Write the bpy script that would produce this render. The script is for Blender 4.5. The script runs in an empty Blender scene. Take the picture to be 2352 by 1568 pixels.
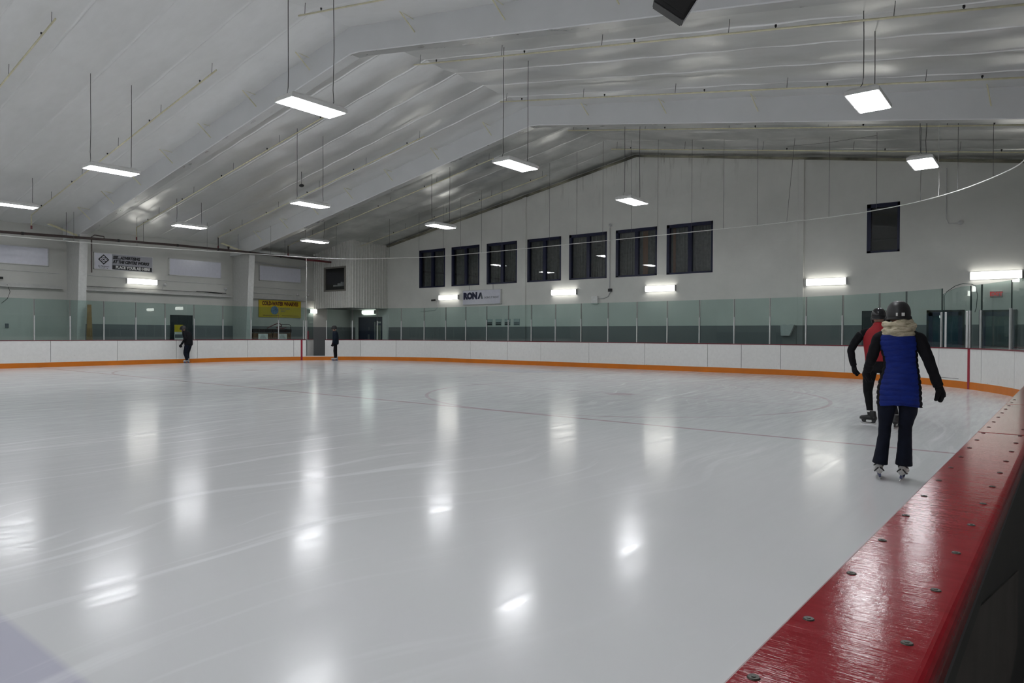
import bpy, bmesh, math, random
from mathutils import Vector, Matrix, noise
R_ = math.radians
random.seed(7)
scn = bpy.context.scene
COL = scn.collection
PI = math.pi

# ---------------------------------------------------------------- camera
yaw, pit, rol = R_(38.198), R_(0.623), R_(0.233)
F = Vector((-math.sin(yaw)*math.cos(pit), math.cos(yaw)*math.cos(pit), -math.sin(pit)))
RT = Vector((math.cos(yaw), math.sin(yaw), 0)); UP = RT.cross(F)
RX = RT*math.cos(rol) + UP*math.sin(rol)
UX = -RT*math.sin(rol) + UP*math.cos(rol)
cam = bpy.data.cameras.new('camera'); camo = bpy.data.objects.new('camera', cam); COL.objects.link(camo)
m = Matrix((RX, UX, -F)).transposed().to_4x4(); m.translation = Vector((0, 0, 1.40)); camo.matrix_world = m
cam.sensor_width = 36; cam.lens = 36*1571.5/2352; cam.clip_start = 0.02; cam.clip_end = 300
scn.camera = camo
# ---------------------------------------------------------------- world, exposure, lamp strengths
w = bpy.data.worlds.new('world'); scn.world = w; w.use_nodes = True
w.node_tree.nodes['Background'].inputs[0].default_value = (0.5, 0.55, 0.6, 1)
w.node_tree.nodes['Background'].inputs[1].default_value = 0.0
vs = scn.view_settings; vs.view_transform = 'Standard'; vs.look = 'None'; vs.gamma = 1; vs.use_curve_mapping = False
vs.exposure = 0.54
HANG_E, WALL_E = 30.0, 6.5      # emission of the hanging fixtures and of the wall lights

# ---------------------------------------------------------------- material helpers
MATS = {}
class NT:
    def __init__(s, name):
        s.m = bpy.data.materials.new(name); s.m.use_nodes = True
        s.t = s.m.node_tree; s.n = s.t.nodes; s.b = s.n['Principled BSDF']; s.out = s.n['Material Output']
    def node(s, typ, **k):
        n = s.n.new(typ)
        for a, v in k.items(): setattr(n, a, v)
        return n
    def link(s, a, b): s.t.links.new(a, b)
    def inp(s, sock, v):
        if isinstance(v, bpy.types.NodeSocket): s.link(v, sock)
        else: sock.default_value = v
    def math(s, op, a, b=0.0, c=None, clamp=False):
        n = s.node('ShaderNodeMath', operation=op, use_clamp=clamp)
        s.inp(n.inputs[0], a); s.inp(n.inputs[1], b)
        if c is not None: s.inp(n.inputs[2], c)
        return n.outputs[0]
    def mix(s, f, a, b):
        n = s.node('ShaderNodeMix', data_type='RGBA')
        s.inp(n.inputs['Factor'], f); s.inp(n.inputs[6], a); s.inp(n.inputs[7], b)
        return n.outputs[2]
    def pos(s):
        g = s.node('ShaderNodeNewGeometry'); x = s.node('ShaderNodeSeparateXYZ'); s.link(g.outputs['Position'], x.inputs[0])
        return g.outputs['Position'], x.outputs[0], x.outputs[1], x.outputs[2]
    def map(s, vec, scale=(1,1,1), rot=(0,0,0), loc=(0,0,0)):
        n = s.node('ShaderNodeMapping'); s.link(vec, n.inputs[0])
        n.inputs['Scale'].default_value = scale; n.inputs['Rotation'].default_value = rot; n.inputs['Location'].default_value = loc
        return n.outputs[0]
    def noise(s, vec, scale, detail=3, rough=.5, dist=0):
        n = s.node('ShaderNodeTexNoise'); s.link(vec, n.inputs['Vector'])
        n.inputs['Scale'].default_value = scale; n.inputs['Detail'].default_value = detail
        n.inputs['Roughness'].default_value = rough; n.inputs['Distortion'].default_value = dist
        return n.outputs[0]
    def ramp(s, f, a, b, lo=0.0, hi=1.0):
        n = s.node('ShaderNodeMapRange'); n.clamp = True
        s.inp(n.inputs[0], f); n.inputs[1].default_value = a; n.inputs[2].default_value = b
        n.inputs[3].default_value = lo; n.inputs[4].default_value = hi
        return n.outputs[0]
    def bump(s, h, strength=.3, dist=.01, normal=None):
        n = s.node('ShaderNodeBump'); n.inputs['Strength'].default_value = strength; n.inputs['Distance'].default_value = dist
        s.link(h, n.inputs['Height'])
        if normal: s.link(normal, n.inputs['Normal'])
        s.link(n.outputs[0], s.b.inputs['Normal']); return n.outputs[0]
def c4(c): return (c[0], c[1], c[2], 1)
def pmat(name, col, rough=.5, metal=0, spec=.5, var=.06, nscale=8, bump=0, coat=0, emit=None, es=0):
    k = NT(name)
    k.b.inputs['Roughness'].default_value = rough; k.b.inputs['Metallic'].default_value = metal
    k.b.inputs['Specular IOR Level'].default_value = spec; k.b.inputs['Coat Weight'].default_value = coat
    tc = k.node('ShaderNodeTexCoord').outputs['Object']
    n = k.noise(tc, nscale, 4)
    f = k.ramp(n, .3, .7)
    k.link(k.mix(f, c4([x*(1-var) for x in col]), c4([min(1, x*(1+var)) for x in col])), k.b.inputs['Base Color'])
    if bump: k.bump(n, bump, .01)
    if emit:
        k.b.inputs['Emission Color'].default_value = c4(emit); k.b.inputs['Emission Strength'].default_value = es
    MATS[name] = k.m; return k.m

M = {}
M['white_metal'] = pmat('white_painted_metal', (.82,.82,.80), .4)
M['cream'] = pmat('cream_pipe', (.80,.76,.54), .4, var=.1)
M['darkpipe'] = pmat('brown_black_pipe', (.045,.028,.025), .45)
M['redpipe'] = pmat('dark_red_pipe', (.14,.02,.025), .45)
M['black'] = pmat('black_plastic', (.012,.012,.013), .45)
M['wire'] = pmat('grey_wire', (.10,.10,.10), .5)
M['lightwire'] = pmat('pale_rope', (.6,.6,.58), .6)
M['alu'] = pmat('aluminium', (.62,.63,.63), .35, metal=.7)
M['track'] = pmat('track_white', (.75,.75,.72), .35)
M['panel_white'] = pmat('panel_white', (.70,.70,.78), .18, var=.03)
M['column'] = pmat('column_paint', (.56,.56,.54), .45)
M['panel_grey'] = pmat('panel_grey', (.36,.36,.40), .2, var=.03)
M['frame_grey'] = pmat('sign_frame', (.62,.62,.62), .4)
M['ink'] = pmat('ink_black', (.012,.012,.016), .5)
M['navyink'] = pmat('ink_navy', (.01,.012,.05), .5)
M['greyink'] = pmat('ink_grey', (.14,.15,.17), .5)
M['yellow'] = pmat('banner_yellow', (.62,.46,.012), .35, var=.04)
M['maroon'] = pmat('ink_maroon', (.10,.018,.008), .5)
M['globe'] = pmat('globe_blue', (.10,.19,.32), .4, var=.5, nscale=6)
M['blueframe'] = pmat('blue_frame', (.006,.010,.042), .4)
M['curtain'] = pmat('curtain_grey', (.26,.26,.25), .9, var=.2)
M['curtain_tan'] = pmat('curtain_tan', (.38,.22,.15), .9)
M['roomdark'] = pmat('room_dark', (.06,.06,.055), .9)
M['doorblue'] = pmat('door_blue', (.012,.022,.06), .4)
M['doordark'] = pmat('door_dark', (.010,.013,.020), .4)
M['orange'] = pmat('kick_orange', (.60,.165,.003), .4, var=.08, nscale=2)
M['redcapfar'] = pmat('cap_red_far', (.16,.012,.025), .35)
M['redmark'] = pmat('mark_red', (.30,.008,.03), .4)
M['wood'] = pmat('plank_wood', (.26,.15,.06), .6, var=.25, nscale=5)
M['crate'] = pmat('crate_brown', (.13,.065,.035), .6, var=.3)
M['paper'] = pmat('paper', (.75,.75,.74), .6)
M['exit'] = pmat('exit_red', (.6,.03,.04), .4, emit=(.9,.05,.05), es=.25)
M['exitbox'] = pmat('exit_box', (.5,.42,.42), .5)
M['grime'] = pmat('grimy_beam', (.24,.23,.17), .7, var=.8, nscale=.9)
M['gasket'] = pmat('joint_dark', (.10,.10,.10), .6)
M['boot'] = pmat('boot_white', (.42,.42,.42), .4)
M['steel'] = pmat('blade_steel', (.55,.55,.56), .25, metal=1)
M['blackcloth'] = pmat('black_cloth', (.008,.008,.010), .9, spec=.2, var=.2, nscale=20)
M['navycloth'] = pmat('navy_denim', (.004,.006,.014), .85, spec=.2, var=.3, nscale=9)
M['navycoat'] = pmat('navy_coat', (.006,.012,.022), .8, spec=.2)
M['redcloth'] = pmat('red_vest', (.30,.006,.012), .7, var=.15)
M['blueholder'] = pmat('blade_holder_blue', (.06,.07,.16), .4)
M['skin'] = pmat('skin', (.42,.24,.18), .5)
M['helmet_black'] = pmat('helmet_black', (.012,.012,.013), .45)
M['helmet_gloss'] = pmat('helmet_gloss', (.012,.012,.014), .15)
M['sticker'] = pmat('sticker_silver', (.6,.6,.58), .4)
M['hair'] = pmat('hair_dark', (.02,.012,.008), .7)
M['bluemark'] = pmat('blue_plastic', (.02,.03,.10), .4)
M['rubber'] = pmat('dark_rubber', (.02,.02,.02), .8)
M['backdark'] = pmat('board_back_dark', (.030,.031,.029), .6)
M['ply'] = pmat('worn_ply', (.10,.09,.082), .7, var=.2, nscale=4)
M['screw'] = pmat('screw_head', (.06,.055,.045), .45, metal=.3)

def scarf_mat():
    k = NT('knit_cream'); tc = k.node('ShaderNodeTexCoord').outputs['Object']
    v = k.map(tc, (1,1,4), (0,.25,0)); n = k.noise(v, 14, 4, .6)
    k.link(k.mix(k.ramp(n,.35,.65), (.30,.26,.17,1), (.62,.56,.42,1)), k.b.inputs['Base Color'])
    k.b.inputs['Roughness'].default_value = .95; k.bump(n, .8, .02); return k.m
M['scarf'] = scarf_mat()
def vest_mat():
    k = NT('quilted_royal_blue'); tc = k.node('ShaderNodeTexCoord').outputs['Object']
    n = k.noise(k.map(tc, (1,1,2.2)), 12, 4, .6)
    k.link(k.mix(k.ramp(n,.3,.7), (.003,.013,.13,1), (.005,.022,.20,1)), k.b.inputs['Base Color'])
    k.b.inputs['Roughness'].default_value = .55; k.b.inputs['Specular IOR Level'].default_value = .2; k.bump(n, .5, .012); return k.m
M['vest'] = vest_mat()

def emit_mat(name, col, s):
    k = NT(name); e = k.node('ShaderNodeEmission'); e.inputs[0].default_value = c4(col); e.inputs[1].default_value = s
    tc = k.node('ShaderNodeTexCoord').outputs['Object']
    k.link(k.math('MULTIPLY', k.ramp(k.noise(tc, 3, 1), .3, .7, .94, 1.06), s), e.inputs[1])
    k.link(e.outputs[0], k.out.inputs[0]); return k.m
M['hang_light'] = emit_mat('hanging_diffuser_light', (.96,.97,1.0), HANG_E)
M['wall_light'] = emit_mat('wall_diffuser_light', (1.0,.985,.92), WALL_E)

def glass_mat(name, tint, ior=1.45, rough=.0, blend=1.0):
    k = NT(name)
    tr = k.node('ShaderNodeBsdfTransparent'); tr.inputs[0].default_value = c4(tint)
    gl = k.node('ShaderNodeBsdfGlossy'); gl.inputs[0].default_value = (blend,blend,blend,1); gl.inputs['Roughness'].default_value = rough
    ge = k.node('ShaderNodeNewGeometry'); dt = k.node('ShaderNodeVectorMath', operation='DOT_PRODUCT')
    k.link(ge.outputs['Normal'], dt.inputs[0]); k.link(ge.outputs['Incoming'], dt.inputs[1])
    c_ = k.math('SUBTRACT', 1.0, k.math('ABSOLUTE', dt.outputs['Value']), clamp=True); f0 = ((ior-1)/(ior+1))**2
    fr = k.math('ADD', f0, k.math('MULTIPLY', k.math('POWER', c_, 5.0), 1-f0))
    mx = k.node('ShaderNodeMixShader'); k.link(fr, mx.inputs[0]); k.link(tr.outputs[0], mx.inputs[1]); k.link(gl.outputs[0], mx.inputs[2])
    k.link(mx.outputs[0], k.out.inputs[0]); return k.m
M['glass'] = glass_mat('green_tinted_glass', (.79,.875,.86), 1.40)
M['glass_edge'] = pmat('glass_edge_dark', (.03,.055,.05), .3)
M['winglass'] = glass_mat('window_glass', (.80,.82,.82), 1.5)

def ice_mat():
    k = NT('painted_ice'); P, x, y, z = k.pos()
    base = (.70,.715,.725,1)
    n1 = k.noise(k.map(P, (.25,.12,1)), 1.0, 4)
    col = k.mix(k.ramp(n1,.3,.7), (.60,.612,.62,1), (.655,.663,.668,1))
    def line(d, w, soft=.02): return k.ramp(d, w, w+soft, 1, 0)      # 1 inside |d|<w
    def absd(v, c): return k.math('ABSOLUTE', k.math('SUBTRACT', v, c))
    def ring(cx, cy, r, wd):
        dx = k.math('SUBTRACT', x, cx); dy = k.math('SUBTRACT', y, cy)
        d = k.math('SQRT', k.math('ADD', k.math('MULTIPLY', dx, dx), k.math('MULTIPLY', dy, dy)))
        return line(k.math('ABSOLUTE', k.math('SUBTRACT', d, r)), wd), d
    red = (.45,.345,.36,1)
    fade = k.ramp(k.noise(P, .8, 3), .3, .65, .35, 1.0)
    for cx in (-7.95, -23.75):
        rg, d = ring(cx, 14.2, 4.5, .03)
        col = k.mix(k.math('MULTIPLY', k.math('MULTIPLY', rg, .8), fade), col, red)
        col = k.mix(k.math('MULTIPLY', line(d, .28, .1), .55), col, red)
    col = k.mix(k.math('MULTIPLY', k.math('MULTIPLY', line(absd(y, 9.66), .034), .95), 1.0), col, red)
    seg = k.math('MULTIPLY', line(absd(y, 14.35), .025), line(absd(x, -7.9), 4.9))
    col = k.mix(k.math('MULTIPLY', seg, .4), col, red)
    col = k.mix(k.math('MULTIPLY', line(absd(y, 21.5), .03), .45), col, red)
    rg, d = ring(-15.85, 21.5, 1.8, .03)
    cr = k.math('MULTIPLY', line(d, 1.8), k.math('LESS_THAN', y, 21.5))
    col = k.mix(k.math('MULTIPLY', cr, .45), col, (.42,.50,.62,1))
    bl = k.math('MULTIPLY', k.ramp(y, 1.07, 1.11, 1, 0), k.ramp(y, .66, .70, 0, 1))
    col = k.mix(k.math('MULTIPLY', bl, .75), col, (.44,.44,.55,1))
    # skate marks: long soft white scratches running up the ice, bent by a slow noise
    warp = k.node('ShaderNodeVectorMath', operation='ADD'); k.link(P, warp.inputs[0])
    nz = k.node('ShaderNodeTexNoise'); nz.inputs['Scale'].default_value = .13; k.link(P, nz.inputs['Vector'])
    sc = k.node('ShaderNodeVectorMath', operation='SCALE'); k.link(nz.outputs['Color'], sc.inputs[0]); sc.inputs['Scale'].default_value = 5.0
    k.link(sc.outputs[0], warp.inputs[1])
    s1 = k.noise(k.map(warp.outputs[0], (6.0,.09,1), (0,0,.30)), 1.0, 3, .5)
    s2 = k.noise(k.map(warp.outputs[0], (4.5,.11,1), (0,0,-.40)), 1.5, 3, .5)
    zone = k.ramp(k.noise(P, .16, 2), .42, .62)
    m1 = k.math('MULTIPLY', k.ramp(s1, .60, .68), zone); m2 = k.math('MULTIPLY', k.ramp(s2, .61, .69), zone)
    sm = k.math('MAXIMUM', m1, m2)
    col = k.mix(k.math('MULTIPLY', sm, .42), col, (.86,.87,.88,1))
    fine = k.noise(k.map(warp.outputs[0], (60,1.6,1), (0,0,.2)), 1.0, 3, .6)
    col = k.mix(k.ramp(fine, .70, .78, 0, .12), col, (.86,.87,.88,1))
    k.link(col, k.b.inputs['Base Color'])
    k.b.inputs['IOR'].default_value = 1.31; k.b.inputs['Specular IOR Level'].default_value = .29
    st = k.noise(k.map(P, (9,.9,1), (0,0,.12)), 1.0, 5, .7)
    r = k.math('ADD', k.ramp(st, .36, .64, .125, .215), k.math('MULTIPLY', sm, .05))
    k.link(r, k.b.inputs['Roughness'])
    swoosh = k.noise(k.map(P, (12,1.2,1), (0,0,.1)), 1.0, 4, .6)
    h = k.math('ADD', k.math('MULTIPLY', swoosh, .6), k.math('MULTIPLY', fine, .05))
    k.bump(h, .07, .008)
    return k.m
M['ice'] = ice_mat()

def ceil_mat(name, colA, colB, metal, rough, bays=False):
    k = NT(name); P, x, y, z = k.pos()
    n = k.noise(k.map(P, (1,3,1)), 1.8, 2, .5); f = k.noise(k.map(P, (22,9,22), (0,0,.35)), 1.0, 0, .5)
    c = k.mix(k.ramp(n,.05,.95), c4(colA), c4(colB))
    k.b.inputs['Metallic'].default_value = metal
    if bays:      # the three bays are hung with different blankets: white faced, foil faced, dull bare foil
        mid = k.math('GREATER_THAN', y, 11.76); far = k.math('GREATER_THAN', y, 19.66)
        patch = k.ramp(k.noise(P, .45, 4, .6), .40, .62)
        c = k.mix(far, c, k.mix(patch, (.60,.61,.60,1), (.84,.84,.83,1)))
        k.link(k.math('ADD', k.math('ADD', .18, k.math('MULTIPLY', mid, .52)), k.math('MULTIPLY', far, .17)), k.b.inputs['Metallic'])
    k.link(c, k.b.inputs['Base Color'])
    k.link(k.ramp(n,.0,1,rough-.06,rough+.10), k.b.inputs['Roughness'])
    h = k.math('ADD', k.math('MULTIPLY', n, .6), k.math('MULTIPLY', f, .22))
    k.bump(h, .22, .02); return k.m
M['foil'] = ceil_mat('foil_insulation', (.78,.78,.765), (.86,.86,.85), .78, .31, bays=True)
M['wrap'] = ceil_mat('white_wrap', (.78,.79,.80), (.84,.85,.86), .15, .40)
M['wrap_foil'] = ceil_mat('foil_wrap', (.62,.62,.61), (.76,.76,.75), .72, .28)

def wall_mat(name, col, dado, ztop, block=True, stains=False, ribs=None, ymin=None):
    k = NT(name); P, x, y, z = k.pos()
    n = k.noise(P, .7, 4, .6)
    c = k.mix(k.ramp(n,.3,.7), c4([v*.93 for v in col]), c4([min(1, v*1.05) for v in col]))
    if stains:
        s = k.noise(k.map(P, (2.2,1,.22)), 1.6, 5, .65)
        s = k.ramp(s, .54, .70)
        top = k.ramp(z, 7.2, 9.3); rid = k.ramp(k.math('ABSOLUTE', k.math('ADD', x, 14.8)), 3, 8, 1, 0)
        c = k.mix(k.math('MULTIPLY', k.math('MULTIPLY', s, top), k.math('MULTIPLY', rid, .8)), c, (.16,.14,.11,1))
    if dado:
        d = k.math('LESS_THAN', z, ztop)
        if ymin is not None: d = k.math('MULTIPLY', d, k.math('GREATER_THAN', y, ymin))
        c = k.mix(d, c, c4(dado))
    k.link(c, k.b.inputs['Base Color']); k.b.inputs['Roughness'].default_value = .55
    if block:
        fx = k.math('ADD', x, y)
        cb = k.node('ShaderNodeCombineXYZ'); k.link(fx, cb.inputs[0]); k.link(z, cb.inputs[1])
        br = k.node('ShaderNodeTexBrick'); k.link(cb.outputs[0], br.inputs['Vector'])
        br.inputs['Scale'].default_value = 1; br.inputs['Brick Width'].default_value = .4; br.inputs['Row Height'].default_value = .2
        br.inputs['Mortar Size'].default_value = .008; br.inputs['Color1'].default_value = (1,1,1,1); br.inputs['Color2'].default_value = (.98,.98,.98,1); br.inputs['Mortar'].default_value = (.3,.3,.3,1)
        k.bump(br.outputs[0], .22, .008)
    return k.m
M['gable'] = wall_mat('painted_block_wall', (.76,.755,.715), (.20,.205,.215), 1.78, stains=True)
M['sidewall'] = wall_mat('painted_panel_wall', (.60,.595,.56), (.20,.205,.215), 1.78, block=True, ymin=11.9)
M['plainwall'] = wall_mat('plain_wall', (.76,.76,.73), (.20,.205,.215), 1.78)
M['booth'] = pmat('corrugated_cladding', (.66,.66,.62), .5)
M['concrete'] = pmat('concrete_floor', (.20,.19,.18), .7, var=.15, nscale=2)

def board_mat():
    k = NT('white_board'); P, x, y, z = k.pos()
    n = k.noise(P, 9, 3, .6); g = k.noise(k.map(P,(1,1,.8)), 26, 2, .5)
    sp = k.ramp(g, .68, .74); low = k.ramp(z, .15, .95, 1, .15)
    c = k.mix(k.ramp(n,.3,.7), (.73,.73,.71,1), (.78,.78,.76,1))
    big = k.ramp(k.noise(P, .35, 2), .45, .6, .15, 1)
    c = k.mix(k.math('MULTIPLY', k.math('MULTIPLY', sp, low), k.math('MULTIPLY', big, .75)), c, (.16,.16,.17,1))
    k.link(c, k.b.inputs['Base Color']); k.b.inputs['Roughness'].default_value = .35; return k.m
M['board'] = board_mat()

def cap_mat():
    k = NT('red_board_cap'); P, x, y, z = k.pos()
    n = k.noise(k.map(P, (2,9,1)), 5, 5, .65)
    sc = k.noise(k.map(P, (6,60,1), (0,0,.15)), 2.2, 4, .7); s2 = k.noise(k.map(P, (30,18,1), (0,0,.6)), 1.2, 5, .7)
    c = k.mix(k.ramp(n,.3,.7), (.25,.007,.014,1), (.30,.011,.020,1))
    c = k.mix(k.ramp(s2,.66,.74,0,.5), c, (.11,.008,.018,1))
    c = k.mix(k.ramp(sc,.64,.72,0,.15), c, (.36,.06,.09,1))
    k.link(c, k.b.inputs['Base Color'])
    k.link(k.ramp(n,.3,.7,.09,.15), k.b.inputs['Roughness']); k.b.inputs['Specular IOR Level'].default_value = .065
    h = k.math('ADD', k.math('MULTIPLY', sc, .7), k.math('MULTIPLY', s2, .6)); k.bump(h, .14, .003)
    return k.m
M['cap'] = cap_mat()

# ---------------------------------------------------------------- mesh helpers
def link(o, parent=None):
    COL.objects.link(o)
    if parent: o.parent = parent
    return o
def finish(name, bm, mat, parent=None, smooth=False, loc=None, rot=None):
    bmesh.ops.recalc_face_normals(bm, faces=bm.faces)
    me = bpy.data.meshes.new(name); bm.to_mesh(me); bm.free()
    for mm in (mat if isinstance(mat, (list, tuple)) else [mat]): me.materials.append(mm)
    if smooth:
        for p in me.polygons: p.use_smooth = True
    o = bpy.data.objects.new(name, me); link(o, parent)
    if loc: o.location = loc
    if rot: o.rotation_euler = rot
    return o
def struct(name, bm, mat, parent=None, **k):
    o = finish(name, bm, mat, parent, **k)
    if not parent: o['kind'] = 'structure'
    return o
def tag(o, label, cat, group=None):
    o['label'] = label; o['category'] = cat
    if group: o['group'] = group
    return o
def empty(name, label, cat, loc=(0,0,0), rz=0, group=None):
    o = bpy.data.objects.new(name, None); COL.objects.link(o); o.location = loc; o.rotation_euler = (0,0,rz)
    o.empty_display_size = .1
    return tag(o, label, cat, group)
def box(bm, x0, x1, y0, y1, z0, z1, mi=0):
    v = [bm.verts.new((x, y, z)) for x in (x0,x1) for y in (y0,y1) for z in (z0,z1)]
    fs = []
    for q in ((0,1,3,2),(4,6,7,5),(0,4,5,1),(2,3,7,6),(0,2,6,4),(1,5,7,3)):
        f = bm.faces.new([v[i] for i in q]); f.material_index = mi; fs.append(f)
    return v
def bbox(bm, x0, x1, y0, y1, z0, z1, bev=.005, seg=1):
    t = bmesh.new(); box(t, x0,x1,y0,y1,z0,z1)
    bmesh.ops.bevel(t, geom=t.edges[:], offset=bev, segments=seg, affect='EDGES')
    me = bpy.data.meshes.new('t'); t.to_mesh(me); t.free(); bm.from_mesh(me); bpy.data.meshes.remove(me)
def frame_axes(d):
    d = Vector(d).normalized(); a = Vector((0,0,1)) if abs(d.z) < .95 else Vector((1,0,0))
    u = d.cross(a).normalized(); return u, u.cross(d).normalized()
def tube(bm, pts, r, seg=8, caps=True):
    pts = [Vector(p) for p in pts]; rings = []
    for i, p in enumerate(pts):
        d = (pts[min(i+1, len(pts)-1)] - pts[max(i-1, 0)])
        u, v = frame_axes(d); rr = r[i] if isinstance(r, (list, tuple)) else r
        rings.append([bm.verts.new(p + (u*math.cos(2*PI*k/seg) + v*math.sin(2*PI*k/seg))*rr) for k in range(seg)])
    for a, b in zip(rings, rings[1:]):
        for k in range(seg): bm.faces.new((a[k], a[(k+1)%seg], b[(k+1)%seg], b[k]))
    if caps: bm.faces.new(rings[0]); bm.faces.new(rings[-1])
def prism(bm, poly, axis, a, b):
    """extrude a 2-D polygon: axis 'y' -> poly in (x,z); 'x' -> poly in (y,z); 'z' -> poly in (x,y)"""
    def P(p, t): return (p[0], t, p[1]) if axis == 'y' else (t, p[0], p[1]) if axis == 'x' else (p[0], p[1], t)
    A = [bm.verts.new(P(p, a)) for p in poly]; B = [bm.verts.new(P(p, b)) for p in poly]; n = len(poly)
    bm.faces.new(A); bm.faces.new(B)
    for i in range(n): bm.faces.new((A[i], A[(i+1)%n], B[(i+1)%n], B[i]))
def loft(bm, rings, seg=24, fn=None, caps=True, mi=None):
    """rings: (centre, lateral axis*hw, depth axis*hd)"""
    R = []
    for i, (c, a, b) in enumerate(rings):
        c = Vector(c); a = Vector(a); b = Vector(b); row = []
        for k in range(seg):
            t = 2*PI*k/seg; q = fn(i, t) if fn else 1
            row.append(bm.verts.new(c + (a*math.cos(t) + b*math.sin(t))*q))
        R.append(row)
    for i, (p, q) in enumerate(zip(R, R[1:])):
        for k in range(seg):
            f = bm.faces.new((p[k], p[(k+1)%seg], q[(k+1)%seg], q[k]))
            if mi: f.material_index = mi(i, 2*PI*(k+.5)/seg)
    if caps: bm.faces.new(R[0]); bm.faces.new(R[-1])
    return R
def ball(bm, c, rx, ry=None, rz=None, seg=20, rings=12, rot=None):
    ry = ry or rx; rz = rz or rx
    mt = Matrix.Translation(c) @ (rot.to_4x4() if rot else Matrix()) @ Matrix.Diagonal((rx, ry, rz, 1))
    bmesh.ops.create_uvsphere(bm, u_segments=seg, v_segments=rings, radius=1, matrix=mt)
def text(s, size, mat, parent, loc, rot, off=0, shear=0, ext=.003, sx=1, align='CENTER', name='lettering'):
    cu = bpy.data.curves.new(name, 'FONT'); cu.body = s; cu.size = size; cu.offset = off; cu.shear = shear; cu.extrude = ext
    cu.align_x = align; cu.align_y = 'CENTER'; cu.resolution_u = 3
    tmp = bpy.data.objects.new('tmp', cu); COL.objects.link(tmp)
    me = bpy.data.meshes.new_from_object(tmp.evaluated_get(bpy.context.evaluated_depsgraph_get()))
    bpy.data.objects.remove(tmp); bpy.data.curves.remove(cu); me.materials.clear(); me.materials.append(mat)
    o = bpy.data.objects.new(name, me); link(o, parent)
    o.location = loc; o.rotation_euler = rot; o.scale = (sx, 1, 1); return o
RL = (PI/2, 0, PI/2)      # lettering on the side wall (faces +X)
RG = (PI/2, 0, 0)         # lettering on the gable wall (faces -Y)

# ---------------------------------------------------------------- building dimensions (metres, ice = 0)
WX, EX, GY, BY = -34.6, 5.6, 27.5, -38.0     # side wall, right wall, gable wall, back wall
RIX = -14.6                                   # ridge
def cz(x): return 9.52 - .170*abs(x - RIX)
XL, XR, YF, RR = -31.5, -.2, 24.8, 7.85       # rink boards
ARC = PI*RR/2; LFAR = (XR - XL) - 2*RR
def P(s, off=0.0):
    """point on the boards' inner line, off = metres outwards"""
    if s < 0: return Vector((XL - off, YF - RR + s, 0))
    if s < ARC:
        a = s/RR; r = RR + off; return Vector((XL + RR - r*math.cos(a), YF - RR + r*math.sin(a), 0))
    s -= ARC
    if s < LFAR: return Vector((XL + RR + s, YF + off, 0))
    s -= LFAR
    if s < ARC:
        a = s/RR; r = RR + off; return Vector((XR - RR + r*math.sin(a), YF - RR + r*math.cos(a), 0))
    s -= ARC; return Vector((XR + off, YF - RR - s, 0))

# ---------------------------------------------------------------- floor, ice, walls, ceiling
bm = bmesh.new(); box(bm, WX-.3, EX+.3, BY-.3, GY+.3, -.30, -.06); struct('floor', bm, M['concrete'])
bm = bmesh.new()
pts = [P(s, .02) for s in [-53] + [i*ARC/24 for i in range(25)] + [ARC+LFAR*i/8 for i in range(1, 8)] + [ARC+LFAR+i*ARC/24 for i in range(25)] + [2*ARC+LFAR+53]]
f = bm.faces.new([bm.verts.new((p.x, p.y, 0)) for p in pts])
r = bmesh.ops.extrude_face_region(bm, geom=[f]); bmesh.ops.translate(bm, verts=[v for v in r['geom'] if isinstance(v, bmesh.types.BMVert)], vec=(0,0,-.06))
struct('ice_surface', bm, M['ice'])

bm = bmesh.new(); box(bm, WX-.25, WX, BY, GY+.25, -.06, cz(WX)+.6)
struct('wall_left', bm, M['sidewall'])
bm = bmesh.new(); box(bm, EX, EX+.25, BY, GY+.25, -.06, cz(EX)+.6)
struct('wall_right', bm, M['plainwall'])
bm = bmesh.new(); prism(bm, [(WX-.2,-.06),(EX+.2,-.06),(EX+.2,cz(EX)+.2),(RIX,cz(RIX)+.2),(WX-.2,cz(WX)+.2)], 'y', BY-.25, BY); struct('wall_back', bm, M['plainwall'])

# gable wall with openings for the windows: built as strips around the holes
WIN = [(-28.40,-26.38),(-25.88,-23.86),(-23.35,-21.34),(-20.68,-18.64),(-18.17,-16.10),(-15.63,-13.58),(-13.12,-11.05)]
WIN8 = (-5.27,-4.22,4.38,6.14)
WZ0, WZ1 = 4.0, 6.14
bm = bmesh.new(); YB = GY+.25
xs = sorted([WX-.2, EX+.2] + [a for w_ in WIN for a in w_] + [WIN8[0], WIN8[1]] + [RIX])
for a, b in zip(xs, xs[1:]):
    mid = (a+b)/2; hole = None
    for w_ in WIN:
        if w_[0] < mid < w_[1]: hole = (WZ0, WZ1)
    if WIN8[0] < mid < WIN8[1]: hole = (WIN8[2], WIN8[3])
    if hole:
        box(bm, a, b, GY, YB, -.06, hole[0]); prism(bm, [(a,hole[1]),(b,hole[1]),(b,cz(b)+.25),(a,cz(a)+.25)], 'y', GY, YB)
    else: prism(bm, [(a,-.06),(b,-.06),(b,cz(b)+.25),(a,cz(a)+.25)], 'y', GY, YB)
bmesh.ops.remove_doubles(bm, verts=bm.verts, dist=.0005)
struct('wall_far', bm, M['gable'])
for i, x in enumerate((-20.85, -7.55)):
    bm = bmesh.new(); bbox(bm, x-.11, x+.11, GY-.07, GY, -.06, cz(x)-.15, .01); o = struct('trim_%d' % (i+1), bm, M['gable'])

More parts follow.
